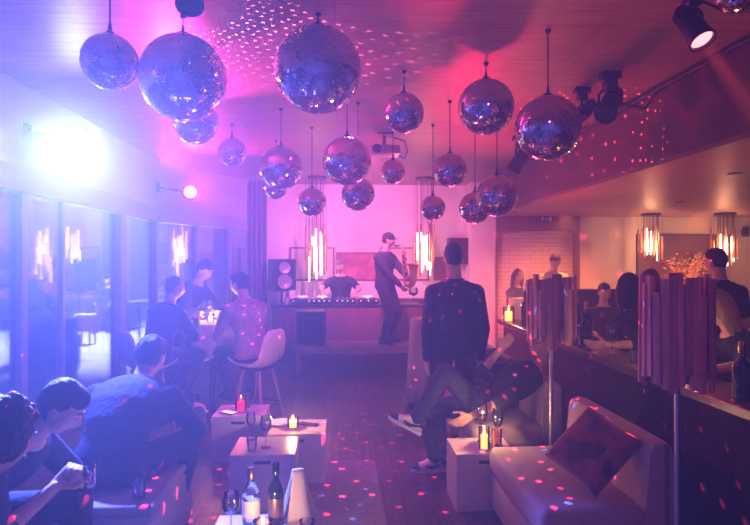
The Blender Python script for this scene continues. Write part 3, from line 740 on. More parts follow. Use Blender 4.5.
# bench
BX0, BX1 = P(296,345,8.65).x, P(421,345,8.65).x; BT = .42
root = thing('stage_bench', 'low wooden bench used as a stage for the saxophone player', 'bench', ((BX0+BX1)/2,8.66,0)); w = BX1-BX0
b = MB(); b.box((0,0,BT-.025), (w,.52,.05), bevel=.006); b.build('plank_top', 'bench wood', root)
b = MB(); b.box((0,-.22,BT-.08), (w-.1,.02,.06)); b.box((0,.22,BT-.08), (w-.1,.02,.06)); b.build('apron', 'bench wood', root)
for sx in (-1,1):
    for sy in (-1,1):
        b = MB(); b.box((sx*(w/2-.04),sy*.21,(BT-.05)/2), (.05,.05,BT-.05), bevel=.004); b.build('leg', 'bench wood', root)
def speaker(label, loc, w, d, h, rz, cones=True, name='loudspeaker'):
    root = thing(name, label, 'loudspeaker', loc, rz)
    b = MB(); b.box((0,0,h/2), (w,d,h), bevel=.012); b.build('cabinet', 'black plastic', root)
    b = MB(); b.box((0,-d/2-.003,h/2), (w*.86,.008,h*.9), bevel=.003); g = b.build('grille', 'grille', root)
    if cones:
        for zz, rr in ((h*.28,w*.30),(h*.72,w*.24)):
            b = MB(); b.lathe([(.001,-.0),(rr*.3,.002),(rr*.32,-.004),(rr*.85,.018),(rr,.02),(rr,.0)], 28, (0,-d/2-.008,zz), rot=Matrix.Rotation(pi/2,3,'X')); b.build('cone', 'speaker cone', root, smooth=True)
    return root
q = P(282,290,9.75); sp = speaker('black loudspeaker with two pale cones on the left beside the back wall', (q.x-.02,9.93,1.15), .40, .34, .52, R(20))
root = thing('speaker_stand', 'black stand below the loudspeaker beside the back wall', 'stand', (q.x-.02,9.93,0))
b = MB(); b.tube([(0,0,.02),(0,0,1.13)], .02, 10); b.lathe([(.001,1.13),(.12,1.13),(.12,1.148),(.001,1.148)], 20); b.build('pole', 'black metal', root, smooth=True)
b = MB(); b.lathe([(.001,0),(.2,0),(.2,.02),(.02,.03)], 24); b.build('foot_plate', 'black metal', root, smooth=True)
q = P(459,262,10.6); sp = speaker('dark wall speaker behind the head of the standing man', (q.x,10.72,1.58), .36, .26, .48, 0, False, 'wall_speaker')
b = MB(); b.box((0,.15,.24), (.06,.08,.1)); b.build('wall_bracket', 'black metal', sp)
q = P(311,345,8.55); speaker('black stage monitor on the left end of the bench', (q.x,8.62,BT+.001), .42, .34, .49, 0, False)
# ledge on back wall, board, pictures
sbox('trim_16', (P(290,280,10.8).x,10.62,.96), (2.30,10.9,1.27), 'white paint', 'white ledge below the pictures on the back wall')
def picture(label, cx, cz, y, w, h, m, frame='brown wood', cat='picture', tilt=0):
    r = thing('picture', label, cat, (cx, y, cz)); r.rotation_euler = (tilt,0,0)
    b = MB(); b.box((0,0,0), (w,.02,h)); b.build('canvas', m, r)
    b = MB(); f = .025
    for s_ in (-1,1): b.box((s_*(w/2+f/2),-.002,0), (f,.035,h+2*f)); b.box((0,-.002,s_*(h/2+f/2)), (w,.035,f))
    b.build('frame', frame, r); return r
a0 = P(291,265,10.8); a1 = P(333,265,10.8); picture('wide pale panel behind the disc jockey and left pendant', (a0.x+a1.x)/2, 1.585, 10.86, a1.x-a0.x, .56, 'shirt light', 'brown wood', 'panel')
a0 = P(336,265,10.8); a1 = P(378,265,10.8); picture('pink painting on the ledge left of the saxophone player', (a0.x+a1.x)/2, 1.535, 10.80, a1.x-a0.x-.06, .47, 'picture pink')
a0 = P(434,265,10.8); a1 = P(446,265,10.8); picture('small dark-framed picture behind the right pendant', (a0.x+a1.x)/2, 1.50, 10.80, .18, .38, 'picture brown')
a0 = P(382,265,10.8); a1 = P(428,265,10.8); picture('wide pale panel behind the right pendant and saxophone player', (a0.x+a1.x)/2, 1.585, 10.86, a1.x-a0.x, .56, 'shirt light', 'brown wood', 'panel')
a0 = P(637,265,YR); a1 = P(714,265,YR); bp = picture('large dark brown picture on the bar back wall', (a0.x+a1.x)/2, 1.46, YR-.03, a1.x-a0.x, 1.28, 'picture brown', 'black plastic')
# dried branches in a vase before the picture
q = P(686,280,9.9); root = thing('branch_vase', 'vase of dry golden branches in front of the brown picture', 'plant', (q.x,9.9,0)); rnd = random.Random(5)
b = MB(); b.lathe([(.001,0),(.14,0),(.17,.3),(.12,.8),(.09,.98),(.11,1.05),(.10,1.05),(.08,.98)], 22); b.build('vase', 'pot', root, smooth=True)
b = MB(); c_ = MB()
for i in range(46):
    a = rnd.random()*2*pi; sp_ = rnd.uniform(.1,.5); zz = rnd.uniform(.35,.85); p0 = V((0,0,.95)); p2 = V((sp_*cos(a)*1.0, sp_*sin(a)*.45, .95+zz)); p1 = (p0+p2)/2+V((0,0,.15))
    b.tube([p0,p1,p2], [.006,.004,.002], 5)
    for j in range(7):
        t = rnd.uniform(.45,1); w = (p1*(1-t)+p2*t)*1.0+V((rnd.gauss(0,.06),rnd.gauss(0,.04),rnd.gauss(0,.06)))
        c_.sph(w, (rnd.uniform(.008,.02),rnd.uniform(.008,.02),rnd.uniform(.008,.016)), 1)
b.build('branch', 'branch dry', root); o = c_.build('dry_blossom', 'branch dry', root); o['kind'] = 'stuff'
# small wall speaker / camera on bar wall, projector on ceiling, exit sign, curtain
q = P(742,232,YR); r = thing('wall_sconce', 'small black sconce on the bar wall right of the picture', 'wall lamp', (q.x,YR-.001,q.z))
b = MB(); b.box((0,-.02,0), (.06,.04,.08), bevel=.008); b.build('wall_plate', 'black plastic', r)
b = MB(); b.lathe([(.04,-.09),(.06,-.08),(.055,.08),(.035,.085)], 16, (0,-.09,0)); b.build('shade', 'black metal', r, smooth=True)
q = P(384,150,6.6); r = thing('projector', 'ceiling projector on a black bracket between the mirror balls', 'projector', (q.x,6.6,H))
b = MB(); b.box((0,0,-.01), (.2,.2,.02)); b.tube([(0,0,-.02),(0,0,-.14)], .022, 10); b.build('ceiling_bracket', 'black metal', r, smooth=True)
b = MB(); b.box((0,0,-.19), (.34,.28,.10), bevel=.02); b.build('housing', 'steel', r, smooth=True)
b = MB(); b.lathe([(.045,0),(.05,.03),(.04,.035),(.001,.03)], 18, (-.09,-.14,-.19), rot=Matrix.Rotation(pi/2,3,'X')); b.build('lens', 'slot dark', r, smooth=True)
b = MB(); b.tube([(.1,.05,-.02),(.24,.05,-.06),(.27,.05,-.18),(.24,.05,-.26),(.16,.05,-.22)], .008, 6); b.build('cable', 'black plastic', r, smooth=True)
a0 = P(538,219,YR-.08); a1 = P(553,219,YR-.08); r = thing('exit_sign', 'small dark green exit sign on the timber head beam', 'sign', ((a0.x+a1.x)/2,YR-.075,a0.z)); w = a1.x-a0.x
b = MB(); b.box((0,0,0), (w,.03,.11), bevel=.003); b.build('panel', 'sign green', r)
b = MB()
b.sph((-.06,-.017,.032), (.010,.003,.010), 1); b.box((-.062,-.016,.004), (.014,.004,.036), rot=Matrix.Rotation(.25,3,'Y')); b.box((-.072,-.016,-.026), (.01,.004,.032), rot=Matrix.Rotation(.5,3,'Y')); b.box((-.05,-.016,-.026), (.01,.004,.032), rot=Matrix.Rotation(-.5,3,'Y')); b.box((-.045,-.016,.012), (.028,.004,.008), rot=Matrix.Rotation(.4,3,'Y'))
b.build('running_figure', 'eye white', r)
b = MB(); b.box((.0,-.016,0), (.045,.004,.012)); b.tube([(.022,-.016,.022),(.042,-.016,0),(.022,-.016,-.022)], .005, 4); b.build('arrow', 'eye white', r)
b = MB(); b.box((.085,-.016,0), (.045,.004,.085)); b.build('door_symbol', 'eye white', r)
# curtains
def curtain(label, x0, x1, y, z0, z1, n_):
    b = MB(); rs = []
    for z in (z0, z0+.02, (z0+z1)/2, z1-.02, z1):
        ring = []
        for k in range(n_*8+1): u = k/(n_*8); ring.append(V((x0+(x1-x0)*u, y+.035*sin(2*pi*n_*u), z)))
        ring += [V((v.x, v.y+.012, v.z)) for v in ring[::-1]]
        rs.append(ring)
    b.rings(rs); return tag(b.build('curtain', 'curtain cloth', smooth=True, auto=False), label, 'curtain')
curtain('dark folded curtain hanging beside the left loudspeaker', P(247,200,10.15).x, P(267,200,10.15).x, 10.15, .03, 3.0, 4)
# recessed downlights in bar ceiling
for i, (px, py, lb) in enumerate(((508,211,'recessed downlight in the bar ceiling nearest the brick recess'),(680,200,'recessed downlight in the bar ceiling over the brown picture'),(735,170,'recessed downlight in the bar ceiling near the right edge'))):
    Yd = (HB-CAMZ)*F/(262.5-py); q = P(px, py, Yd); r = thing('downlight', lb, 'ceiling light', (max(q.x,2.85), Yd, HB), 0, 'recessed downlights over the bar')
    b = MB(); b.lathe([(.05,-.001),(.062,-.001),(.062,-.008),(.05,-.008)], 22); b.build('trim_ring', 'black metal', r, smooth=True)
    b = MB(); b.lathe([(.001,-.003),(.049,-.003),(.049,-.006),(.001,-.006)], 20); b.build('lamp', 'downlight glow', r)
# banquette behind the polo man and stools
q = P(608,300,7.95); r = thing('banquette', 'black high-backed seat behind the man in the dark polo', 'seat', (q.x-.05,7.75,0))
b = MB(); b.box((0,0,.22), (.8,.6,.40), bevel=.03); b.build('seat', 'black cloth', r, smooth=True)
b = MB(); b.box((0,.30,.68), (.8,.12,1.12), bevel=.03); b.build('backrest', 'black cloth', r, smooth=True)
q = P(598,290,8.6); b = MB(); b.lathe([(.001,0),(.2,0),(.2,.02),(.02,.03),(.02,1.0),(.22,1.0),(.20,1.12),(.12,1.22),(.001,1.25)], 24); tag(b.build('table_lamp', 'linen', smooth=True), 'pale rounded lamp behind the black high-backed seat', 'lamp').location = (q.x, 8.5, 0)
def stool(label, x, y, h):
    r = thing('bar_stool', label, 'stool', (x, y, 0), 0, 'dark bar stools behind the counter')
    b = MB(); b.lathe([(.001,h-.05),(.16,h-.05),(.17,h-.025),(.16,h),(.001,h+.004)], 24); b.build('seat', 'black cloth', r, smooth=True)
    for k in range(4):
        a = pi/4+k*pi/2; b = MB(); b.tube([(.10*cos(a),.10*sin(a),h-.05),(.2*cos(a),.2*sin(a),0)], .013, 8); b.build('leg', 'black metal', r, smooth=True)
    b = MB(); b.tube([(.17*cos(2*pi*k/24),.17*sin(2*pi*k/24),.25) for k in range(25)], .008, 6, caps=False); b.build('footrest', 'black metal', r, smooth=True)
    return r
stool('dark bar stool under the black-haired woman at the counter', 2.40, 4.56, .66)
stool('dark bar stool under the blond guest at the right', 2.72, 3.63, .66)
stool('dark bar stool under the guest half hidden behind the large stick lamp', 3.78, 6.68, .66)
stool('dark bar stool under the woman at the cloth-covered high table', P(516,280,9.0).x, 9.1, .66)
# ---------------------------------------------------------------- terrace furniture
def lounge(label, x, y, w, rz):
    r = thing('lounge_chair', label, 'armchair', (x, y, -.01), rz, 'dark lounge furniture beyond the glass')
    b = MB(); b.box((0,0,.25), (w,.75,.34), bevel=.06, seg=3); b.build('seat', 'charcoal cloth', r, smooth=True)
    b = MB(); b.box((0,.34,.55), (w,.16,.6), bevel=.07, seg=3); b.build('backrest', 'charcoal cloth', r, smooth=True)
    for s_ in (-1,1):
        b = MB(); b.box((s_*(w/2-.07),0,.42), (.14,.74,.34), bevel=.06, seg=3); b.build('armrest', 'charcoal cloth', r, smooth=True)
    for sx in (-1,1):
        for sy in (-1,1):
            b = MB(); b.box((sx*(w/2-.1),sy*.3,.04), (.05,.05,.08)); b.build('leg', 'black plastic', r)
    return r
lounge('dark armchair close behind the glass at left', P(46,350,8.4).x, 8.45, .8, R(200))
lounge('long dark sofa on the terrace behind the small white table', P(98,310,14.4).x, 14.5, 1.7, R(185))
lounge('dark armchair on the terrace behind the wide post', P(172,310,14.6).x, 14.7, .9, R(170))
def side_table(label, x, y, w, d, h):
    r = thing('terrace_table', label, 'table', (x, y, -.01), 0, 'white tables beyond the glass')
    b = MB(); b.box((0,0,h-.02), (w,d,.04), bevel=.006); b.build('top', 'white laminate', r)
    for sx in (-1,1):
        for sy in (-1,1):
            b = MB(); b.box((sx*(w/2-.04),sy*(d/2-.04),(h-.04)/2), (.03,.03,h-.04)); b.build('leg', 'black metal', r)
q = P(86,318,12.0); side_table('small white table beyond the glass in front of the dark sofa', q.x, 12.0, .34, .34, .60)
q = P(6,320,6.0); side_table('white table beyond the glass at the left edge', q.x, 6.2, .5, .8, 1.02)
q = P(152,300,10.5); side_table('white table beyond the glass left of the waiter table', q.x, 10.4, .6, .6, .96)
q = P(-40,300,8.0); r = thing('potted_palm', 'potted palm beyond the glass at the left edge', 'plant', (q.x,8.2,-.01)); rnd = random.Random(3)
b = MB(); b.lathe([(.001,0),(.17,0),(.22,.42),(.20,.42),(.001,.38)], 22); b.build('pot', 'pot', r, smooth=True)
b = MB(); b.tube([(0,0,.38),(.02,0,.9),(0,.02,1.3)], [.05,.035,.03], 8); b.build('trunk', 'brown wood', r, smooth=True)
for i in range(13):
    a = i*2.4; ln = rnd.uniform(.6,.95); b = MB(); pr = []
    for k in range(9):
        t = k/8; pr.append(V((cos(a)*ln*t, sin(a)*ln*t, 1.3+.45*t-.75*t*t)))
    b.tube(pr, [.008*(1-.8*k/8) for k in range(9)], 5)
    for k in range(1,9):
        for s_ in (-1,1):
            p0 = pr[k]; dr = V((cos(a),sin(a),0)); sd = V((-sin(a),cos(a),0))*s_; p1 = p0+(sd*.22+dr*.12)*(1-.6*abs(k/8-.4))+V((0,0,-.08)); pm = (p0+p1)/2+V((0,0,.01))
            b._add([p0, pm+dr*.014, p1, pm-dr*.014, pm+V((0,0,.004))], [(0,1,4),(1,2,4),(2,3,4),(3,0,4)])
    b.build('frond', 'leaf', r)
# ---------------------------------------------------------------- people
REMESH = []
def remesh_obj(b, name, m, voxel, parent=None, smooth=2):
    o = b.build(name, m, parent, smooth=True, auto=False)
    md = o.modifiers.new('r', 'REMESH'); md.mode = 'VOXEL'; md.voxel_size = voxel; md.use_smooth_shade = True
    if smooth:
        s = o.modifiers.new('s', 'SMOOTH'); s.factor = .5; s.iterations = smooth
    REMESH.append(o); return o
def ik(S, T, a, c, pole):
    d = T-S; L = d.length
    if L > (a+c)*.995: T = S+d*((a+c)*.995/L); d = T-S; L = d.length
    if L < abs(a-c)+.02: L = abs(a-c)+.02
    d = d.normalized(); x = (a*a-c*c+L*L)/(2*L); h_ = sqrt(max(0, a*a-x*x))
    p = pole-d*pole.dot(d)
    p = p.normalized() if p.length > 1e-4 else V((0,0,1))
    return S+d*x+p*h_, S+d*L
def head_mesh(b, c, q, s, jaw=1.0, simple=False):
    t = bmesh.new(); bmesh.ops.create_icosphere(t, subdivisions=3 if simple else 5, radius=1)
    for v in t.verts:
        x, y, z = v.co
        X, Y_, Z = x*.074, y*.094, z*.116
        if z < 0:
            X *= 1-.30*(-z)**1.3
            if y < 0: Y_ *= 1-.42*(-z)
            else: Y_ *= 1-.10*(-z)**2
        if y > 0:
            Y_ *= .96
            fr = min(1, y*1.6)
            Y_ += fr*(.024*exp(-(X/.0125)**2-((Z+.026)/.020)**2)+.010*exp(-(X/.010)**2-((Z-.004)/.022)**2)
                 -.011*exp(-((abs(X)-.031)/.015)**2-((Z-.006)/.013)**2)+.004*exp(-((abs(X)-.030)/.022)**2-((Z-.027)/.008)**2)
                 +.006*exp(-(X/.022)**2-((Z+.058)/.010)**2)-.004*exp(-(X/.018)**2-((Z+.074)/.006)**2)+.008*exp(-(X/.020)**2-((Z+.095)/.014)**2)
                 +.003*exp(-((abs(X)-.045)/.018)**2-((Z+.02)/.018)**2))
        v.co = V((X, Y_, Z))*s
    m = Matrix.Translation(c) @ q.to_matrix().to_4x4(); b.merge(t, m)
    for sx in (-1,1): b.sph(m @ V((sx*.073*s,-.006*s,-.008*s)), (.012*s,.020*s,.031*s), 2, rot=q.to_matrix())
    return m
def hand(b, wr, d, n, side, s, curl=.5):
    """wr wrist, d pointing direction, n palm normal (fingers flex towards n), side=+1 thumb on +(d x n)"""
    d = d.normalized(); n = (n-d*n.dot(d)).normalized(); x = d.cross(n)*side
    offs = (-.028,-.009,.010,.028); lens = ((.030,.022,.018),(.042,.028,.021),(.046,.031,.022),(.042,.026,.020))
    for o_, (l1, l2, l3) in zip(offs, lens):
        k = wr+d*.088*s+x*o_*s*1.05
        b.cap(wr+d*.012*s+x*o_*.6*s, k, .0155*s, .0135*s, 8)
        p = k; a = 0
        for j, (l, rr) in enumerate(((l1,.0105),(l2,.0098),(l3,.009))):
            a += curl*(.55,.75,.5)[j]; dr = d*cos(a)+n*sin(a); e = p+dr*l*s; b.cap(p, e, rr*s, rr*.93*s, 8); p = e
    t0 = wr+d*.028*s+x*.028*s; t1 = t0+(d*.55+x*.6+n*.35).normalized()*.042*s; t2 = t1+(d*.8+x*.15+n*.5).normalized()*.034*s; t3 = t2+(d*.8-x*.1+n*.6).normalized()*.024*s
    b.cap(wr+d*.015*s+x*.012*s, t0, .016*s, .015*s, 8); b.cap(t0, t1, .0145*s, .0125*s, 8); b.cap(t1, t2, .012*s, .011*s, 8); b.cap(t2, t3, .0105*s, .009*s, 8)
SEC = [(-.115,.085,.075),(-.085,.140,.108),(-.04,.168,.125),(.03,.165,.120),(.12,.143,.104),(.20,.146,.105),(.29,.163,.118),(.37,.172,.118),(.43,.168,.105),(.475,.135,.085),(.505,.085,.068),(.53,.060,.058)]
def torso(b, path, r, s, infl=0, t0=-.2, t1=1, wide=1.0, belly=0, seg=22, endcut=None):
    rs = []
    for (t, rx, ry) in SEC:
        if t < t0 or t > t1: continue
        c, u = path(t*s); f = u.cross(r).normalized()
        w = wide if t > .2 else 1+(wide-1)*.4
        rs.append([c+r*((rx*s*w+infl)*cos(2*pi*k/seg))+f*((ry*s*(1+belly*exp(-((t-.1)/.12)**2))+infl)*sin(2*pi*k/seg)+belly*.03*s) for k in range(seg)])
    b.rings(rs)
def person(label, loc, yaw, h=1.75, hip=(0,0,.93), lean=(0,0), roll=0, twist=0, head=(0,0,0), hands=None, feet=None, footdir=None, knee=None, elbow=None, curl=(.5,.5), palm=None,
           skin='skin fair', top='black cloth', sleeve='long', bottom='black cloth', shoes='shoe black', hair='short', hairm='hair black', female=False, wide=1.0, belly=0, vox=.010, face=True, collar=None, extra=None, group=None, vtop=.012, nocrossfeet=True, jacket=False):
    s = h/1.75; loc = V(loc); rz = R(yaw)
    W2L = (Matrix.Translation(loc) @ Matrix.Rotation(rz, 4, 'Z')).inverted()
    def pt(p): return (W2L @ V(p[1:])) if p[0] == 'w' else V(p)
    wide *= .90 if female else 1
    Hc = V(hip); p1, p2 = R(lean[0]), R(lean[1]); ro = R(roll)
    def upv(p): return V((sin(ro), sin(p)*cos(ro), cos(p)*cos(ro)))
    u1, u2 = upv(p1), upv(p2); tm = .22*s
    def path(t):
        if t <= tm-.08*s: return Hc+u1*t, u1
        if t >= tm+.08*s: return Hc+u1*tm+u2*(t-tm), u2
        k = (t-tm+.08*s)/(.16*s); return Hc+u1*tm+(u1*(1-k)+u2*k)*(t-tm)*1.0, (u1*(1-k)+u2*k).normalized()
    rr0 = V((cos(ro),0,-sin(ro)))
    r = V((cos(R(twist)), sin(R(twist)), 0))*cos(ro)+V((0,0,-sin(ro))); r = (r-u2*r.dot(u2)).normalized()
    rh = (rr0-u1*rr0.dot(u1)).normalized()
    N, _ = path(.50*s); fwd = u2.cross(r).normalized()
    hp, hy, hr = head
    qy = Quaternion((0,0,1), R(hy)); q = qy @ Quaternion((1,0,0), R(-hp)) @ Quaternion((0,1,0), R(hr))
    hup = q @ V((0,0,1)); hf = q @ V((0,1,0))
    HB_ = N+u2*.055*s+hup*.045*s; HC = HB_+hup*.085*s+hf*.020*s
    sh = {-1: N-u2*.090*s-r*(.170*s*wide), 1: N-u2*.090*s+r*(.170*s*wide)}
    LA, LF, LT, LS = .295*s, .255*s, .435*s, .42*s
    if hands is None: hands = ((-.24*s,.06,.82*s),(.24*s,.06,.82*s))
    if feet is None: feet = ((-.10,.0,.085),(.10,.0,.085))
    J = {}
    for i, sg in ((0,-1),(1,1)):
        pole = V(elbow[i]) if elbow else V((sg*.5,-.8,-.5))
        e, w = ik(sh[sg], pt(hands[i]), LA, LF, pole); J['e',sg] = e; J['w',sg] = w
        hj = Hc+rh*(sg*.09*s)-u1*.02*s; J['h',sg] = hj
        pole = V(knee[i]) if knee else V((sg*.12,1,.4))
        k, a = ik(hj, pt(feet[i]), LT, LS, pole); J['k',sg] = k; J['a',sg] = a
    # body
    b = MB(); torso(b, path, r, s, 0, wide=wide, belly=belly)
    b.cap(N-u2*.03*s, HB_+hup*.02*s, .058*s if not female else .048*s, .053*s if not female else .045*s, 14)
    hm = head_mesh(b, HC, q, s)
    for sg in (-1,1):
        S, E, Wr = sh[sg], J['e',sg], J['w',sg]
        b.sph(S, .062*s, 2); b.cap(S, E, .052*s, .040*s); b.cap(E, Wr, .041*s, .026*s)
        b.sph(E+(Wr-E)*.25, .041*s, 2)
        d = (Wr-E).normalized()
        pn = V(palm[0 if sg < 0 else 1]) if palm else (-r*sg*.9+fwd*.25)
        if abs(pn.normalized().dot(d)) > .97: pn = pn+V((.3,.2,.4))
        x = d.cross((pn-d*pn.dot(d)).normalized())
        side = 1 if x.dot(fwd*.8+V((0,0,.6))) > 0 else -1
        hand(b, Wr, d, pn, side, s, curl[0 if sg < 0 else 1])
        hj, k, a = J['h',sg], J['k',sg], J['a',sg]
        b.cap(hj, k, .082*s, .055*s); b.cap(k, a, .052*s, .036*s); b.sph(k+(a-k)*.25+(k-a).cross(r).normalized()*.0, .055*s, 2)
    body = remesh_obj(b, 'person', skin, vox); body.location = loc; body.rotation_euler = (0,0,rz)
    tag(body, label, 'person', group)
    # face
    if face:
        for sx in (-1,1):
            b = MB(); b.sph(hm @ V((sx*.031*s,.0745*s,.006*s)), .0105*s, 2); n0 = len(b.bm.faces); b.sph(hm @ V((sx*.031*s,.081*s,.004*s)), .0058*s, 2)
            for k, f in enumerate(b.bm.faces): f.material_index = 1 if k >= n0 else 0
            b.build('eye', ['eye white','eye iris'], body, smooth=True, auto=False)
            b = MB(); b.tube([hm @ (V((sx*xx_,yy_,zz_))*s) for xx_, yy_, zz_ in ((.014,.0925,.026),(.028,.090,.031),(.046,.078,.027))], [.003*s,.0042*s,.002*s], 6); b.build('eyebrow', hairm if hair != 'bald' else 'hair brown', body, smooth=True)
        b = MB(); b.tube([hm @ (V((xx_,yy_,zz_))*s) for xx_, yy_, zz_ in ((-.022,.078,-.060),(-.008,.089,-.056),(0,.090,-.058),(.008,.089,-.056),(.022,.078,-.060))], [.002*s,.0055*s,.0055*s,.0055*s,.002*s], 6); b.build('lips', 'lip', body, smooth=True)
    # hair
    def hcap(b, c, rad, sub=4, amp=.004, seed=1):
        rnd = random.Random(seed); t = bmesh.new(); bmesh.ops.create_icosphere(t, subdivisions=sub, radius=1)
        for v in t.verts:
            nrm = v.co.copy(); a = 1+amp/.1*(sin(17*nrm.x+3*seed)*sin(19*nrm.y+1)*sin(15*nrm.z))+rnd.uniform(-.012,.012)
            v.co = V((nrm.x*rad[0]*a, nrm.y*rad[1]*a, nrm.z*rad[2]*a))*s
        b.merge(t, hm @ Matrix.Translation(V(c)*s))
    hb = MB()
    if hair in ('short', 'fade', 'long', 'bob', 'curly', 'bun', 'thin'):
        if hair == 'thin': hcap(hb, (0,-.018,.016), (.076,.088,.106), amp=.002)
        elif hair == 'fade': hcap(hb, (0,-.016,.024), (.076,.090,.104), amp=.003); hcap(hb, (0,.012,.060), (.062,.075,.068), amp=.008)
        elif hair == 'short': hcap(hb, (0,-.020,.024), (.081,.092,.108), amp=.006); hcap(hb, (.006,.020,.072), (.060,.070,.055), amp=.012, seed=3)
        elif hair == 'curly':
            rnd = random.Random(9)
            hcap(hb, (0,-.024,.022), (.098,.105,.120), amp=.01)
            for i in range(110):
                z = rnd.uniform(-.5,1); a = rnd.uniform(0,2*pi); q_ = V((sqrt(max(0,1-z*z))*cos(a), sqrt(max(0,1-z*z))*sin(a), z))
                if q_.y > .45 and q_.z < .45: continue
                hb.sph(hm @ (V((q_.x*.100, q_.y*.106-.024, q_.z*.122+.022))*s), rnd.uniform(.016,.026)*s, 1)
        else:
            hcap(hb, (0,-.018,.020), (.088,.096,.112), amp=.005)
            L = {'long': .30, 'bob': .13, 'bun': .0}[hair]
            if L:
                for k in range(15):
                    a = pi*(.02+.96*k/14)+pi; x_ = .078*cos(a); y_ = .075*sin(a)-.012
                    hb.tube([hm @ (V((x_*.8,y_*.8,.07))*s), hm @ (V((x_*1.08,y_*1.1,.0))*s), hm @ (V((x_*1.14,y_*1.15,-.07-L*.2))*s), hm @ (V((x_*1.05,y_*1.1-.01,-.08-L*(.75+.25*sin(k*2.1))))*s)], [.024*s,.027*s,.025*s,.010*s], 8)
            if hair == 'bun': hb.sph(hm @ (V((0,-.10,.075))*s), .042*s, 3)
        hb_o = remesh_obj(hb, 'hair', hairm, .007 if hair != 'curly' else .009, body, 1)
    elif hair == 'cap':
        hcap(hb, (0,-.012,.034), (.082,.098,.088), amp=0)
        rs = [[hm @ (V((.078*cos(a)*w_, .052+.075*sin(a)*w_ if True else 0, z_))*s) for a in [pi*k/14 for k in range(15)]] for (w_, z_) in ((1.02,.044),(1.02,.052),(.8,.056),(.8,.046))]
        hb.rings(rs, closed=False); hb.build('flat_cap', 'black cloth', body, smooth=True, auto=False)
        hb = MB(); hcap(hb, (0,-.022,-.004), (.079,.085,.075), amp=.002); hb.build('hair', hairm, body, smooth=True, auto=False)
    else: hb.bm.free()
    # top
    b = MB(); off = .016*s
    torso(b, path, r, s, off, t0=-.09 if not jacket else -.2, t1=.506, wide=wide*1.02, belly=belly)
    for sg in (-1,1):
        S, E, Wr = sh[sg], J['e',sg], J['w',sg]
        if sleeve == 'none': b.sph(S-r*sg*.03*s, .062*s, 2); continue
        b.sph(S, .073*s, 2); b.cap(N-u2*.035*s-r*(-sg)*.045*s, S+u2*.012*s-r*sg*.01*s, .052*s, .060*s)
        if sleeve == 'long': b.cap(S, E, .070*s, .056*s); b.cap(E, E+(Wr-E)*.93, .056*s, .040*s); b.sph(E+(Wr-E)*.5, .051*s, 2)
        elif sleeve == 'rolled': b.cap(S, E, .068*s, .056*s); b.cap(E, E+(Wr-E)*.15, .055*s, .052*s)
        else: b.cap(S, S+(E-S)*.62, .070*s, .062*s)
    shirt = remesh_obj(b, 'jacket' if jacket else ('shirt' if sleeve != 'none' else 'vest'), top, vtop, body, 3)
    if collar:
        b = MB(); c, u = path(.508*s); f = u.cross(r).normalized(); pts = [c+r*(.070*s*cos(2*pi*k/24))+f*(.066*s*sin(2*pi*k/24))-u*(.02*s*max(0,sin(2*pi*k/24))) for k in range(25)]
        b.tube(pts, .012*s, 8, caps=False); b.build('collar', collar, body, smooth=True, auto=False)
    # trousers
    b = MB(); torso(b, path, rh, s, .012*s, t1=.07)
    for sg in (-1,1):
        hj, k, a = J['h',sg], J['k',sg], J['a',sg]
        b.cap(hj, k, .098*s, .074*s, 16); b.cap(k, a+(k-a)*.04, .072*s, .056*s, 16)
    remesh_obj(b, 'trousers', bottom, vtop, body, 3)
    # shoes
    for i, sg in ((0,-1),(1,1)):
        k, a = J['k',sg], J['a',sg]
        fd = V(footdir[i]) if footdir else V((sg*.12,1,0))
        fd.normalize(); up = (k-a).normalized(); up = (up-fd*up.dot(fd)).normalized() if not (footdir and abs(fd.z) < .3 and len(footdir) == 2 and False) else up
        lat = fd.cross(up)
        def ring(y, w, z0, z1): return [a+(fd*y+lat*(w*cos(t))+up*(((z0+z1)/2)+(z1-z0)/2*sin(t)))*s for t in [2*pi*j/14 for j in range(14)]]
        b = MB(); b.rings([ring(-.085,.015,-.055,-.005), ring(-.075,.032,-.068,.035), ring(-.03,.038,-.070,.050), ring(.03,.040,-.070,.030), ring(.085,.046,-.070,-.008), ring(.13,.044,-.070,-.022), ring(.165,.033,-.069,-.034), ring(.182,.012,-.063,-.045)])
        sneak = shoes.startswith('sneaker')
        so = b.build('shoe', shoes, body, smooth=True, auto=False)
        b = MB(); b.rings([[a+(fd*(y+.0)+lat*(w*x_)+up*z_)*s for x_, z_ in ((-1,-.085),(1,-.085),(1,-.062),(-1,-.062))] for y, w in ((-.09,.02),(-.078,.038),(-.03,.042),(.03,.044),(.085,.050),(.13,.047),(.168,.034),(.188,.012))])
        b.build('sole', 'plastic white' if sneak else 'black plastic', so, smooth=False)
        if sneak:
            alt = 'sneaker navy'
            b = MB()
            for sd in (-1,1):
                b.tube([a+(fd*y+lat*(sd*w)+up*z_)*s for y, w, z_ in ((-.07,.036,-.005),(-.02,.0405,-.03),(.03,.0425,-.046),(.07,.045,-.040),(.085,.0445,-.030))], [.004*s,.010*s,.013*s,.009*s,.003*s], 6)
            b.build('side_stripe', alt, so, smooth=True)
            b = MB(); b.rings([ring(-.088,.016,-.056,-.010), ring(-.078,.034,-.060,.037), ring(-.045,.0385,-.055,.046), ring(-.035,.037,-.05,.044)]); b.build('heel_panel', alt, so, smooth=True)
            b = MB(); b.rings([ring(.125,.0455,-.072,-.021), ring(.15,.040,-.071,-.026), ring(.168,.033,-.070,-.032), ring(.186,.012,-.064,-.044)]); b.build('toe_panel', alt, so, smooth=True)
            b = MB()
            for q_ in range(4):
                y = .035+q_*.02; z_ = .030-.0135*(q_+.5)*1.05
                b.tube([a+(fd*y+lat*(x_*.026)+up*(z_+.004-abs(x_)*.012))*s for x_ in (-1,-.5,0,.5,1)], .0035*s, 5)
            b.build('laces', 'linen', so, smooth=True)
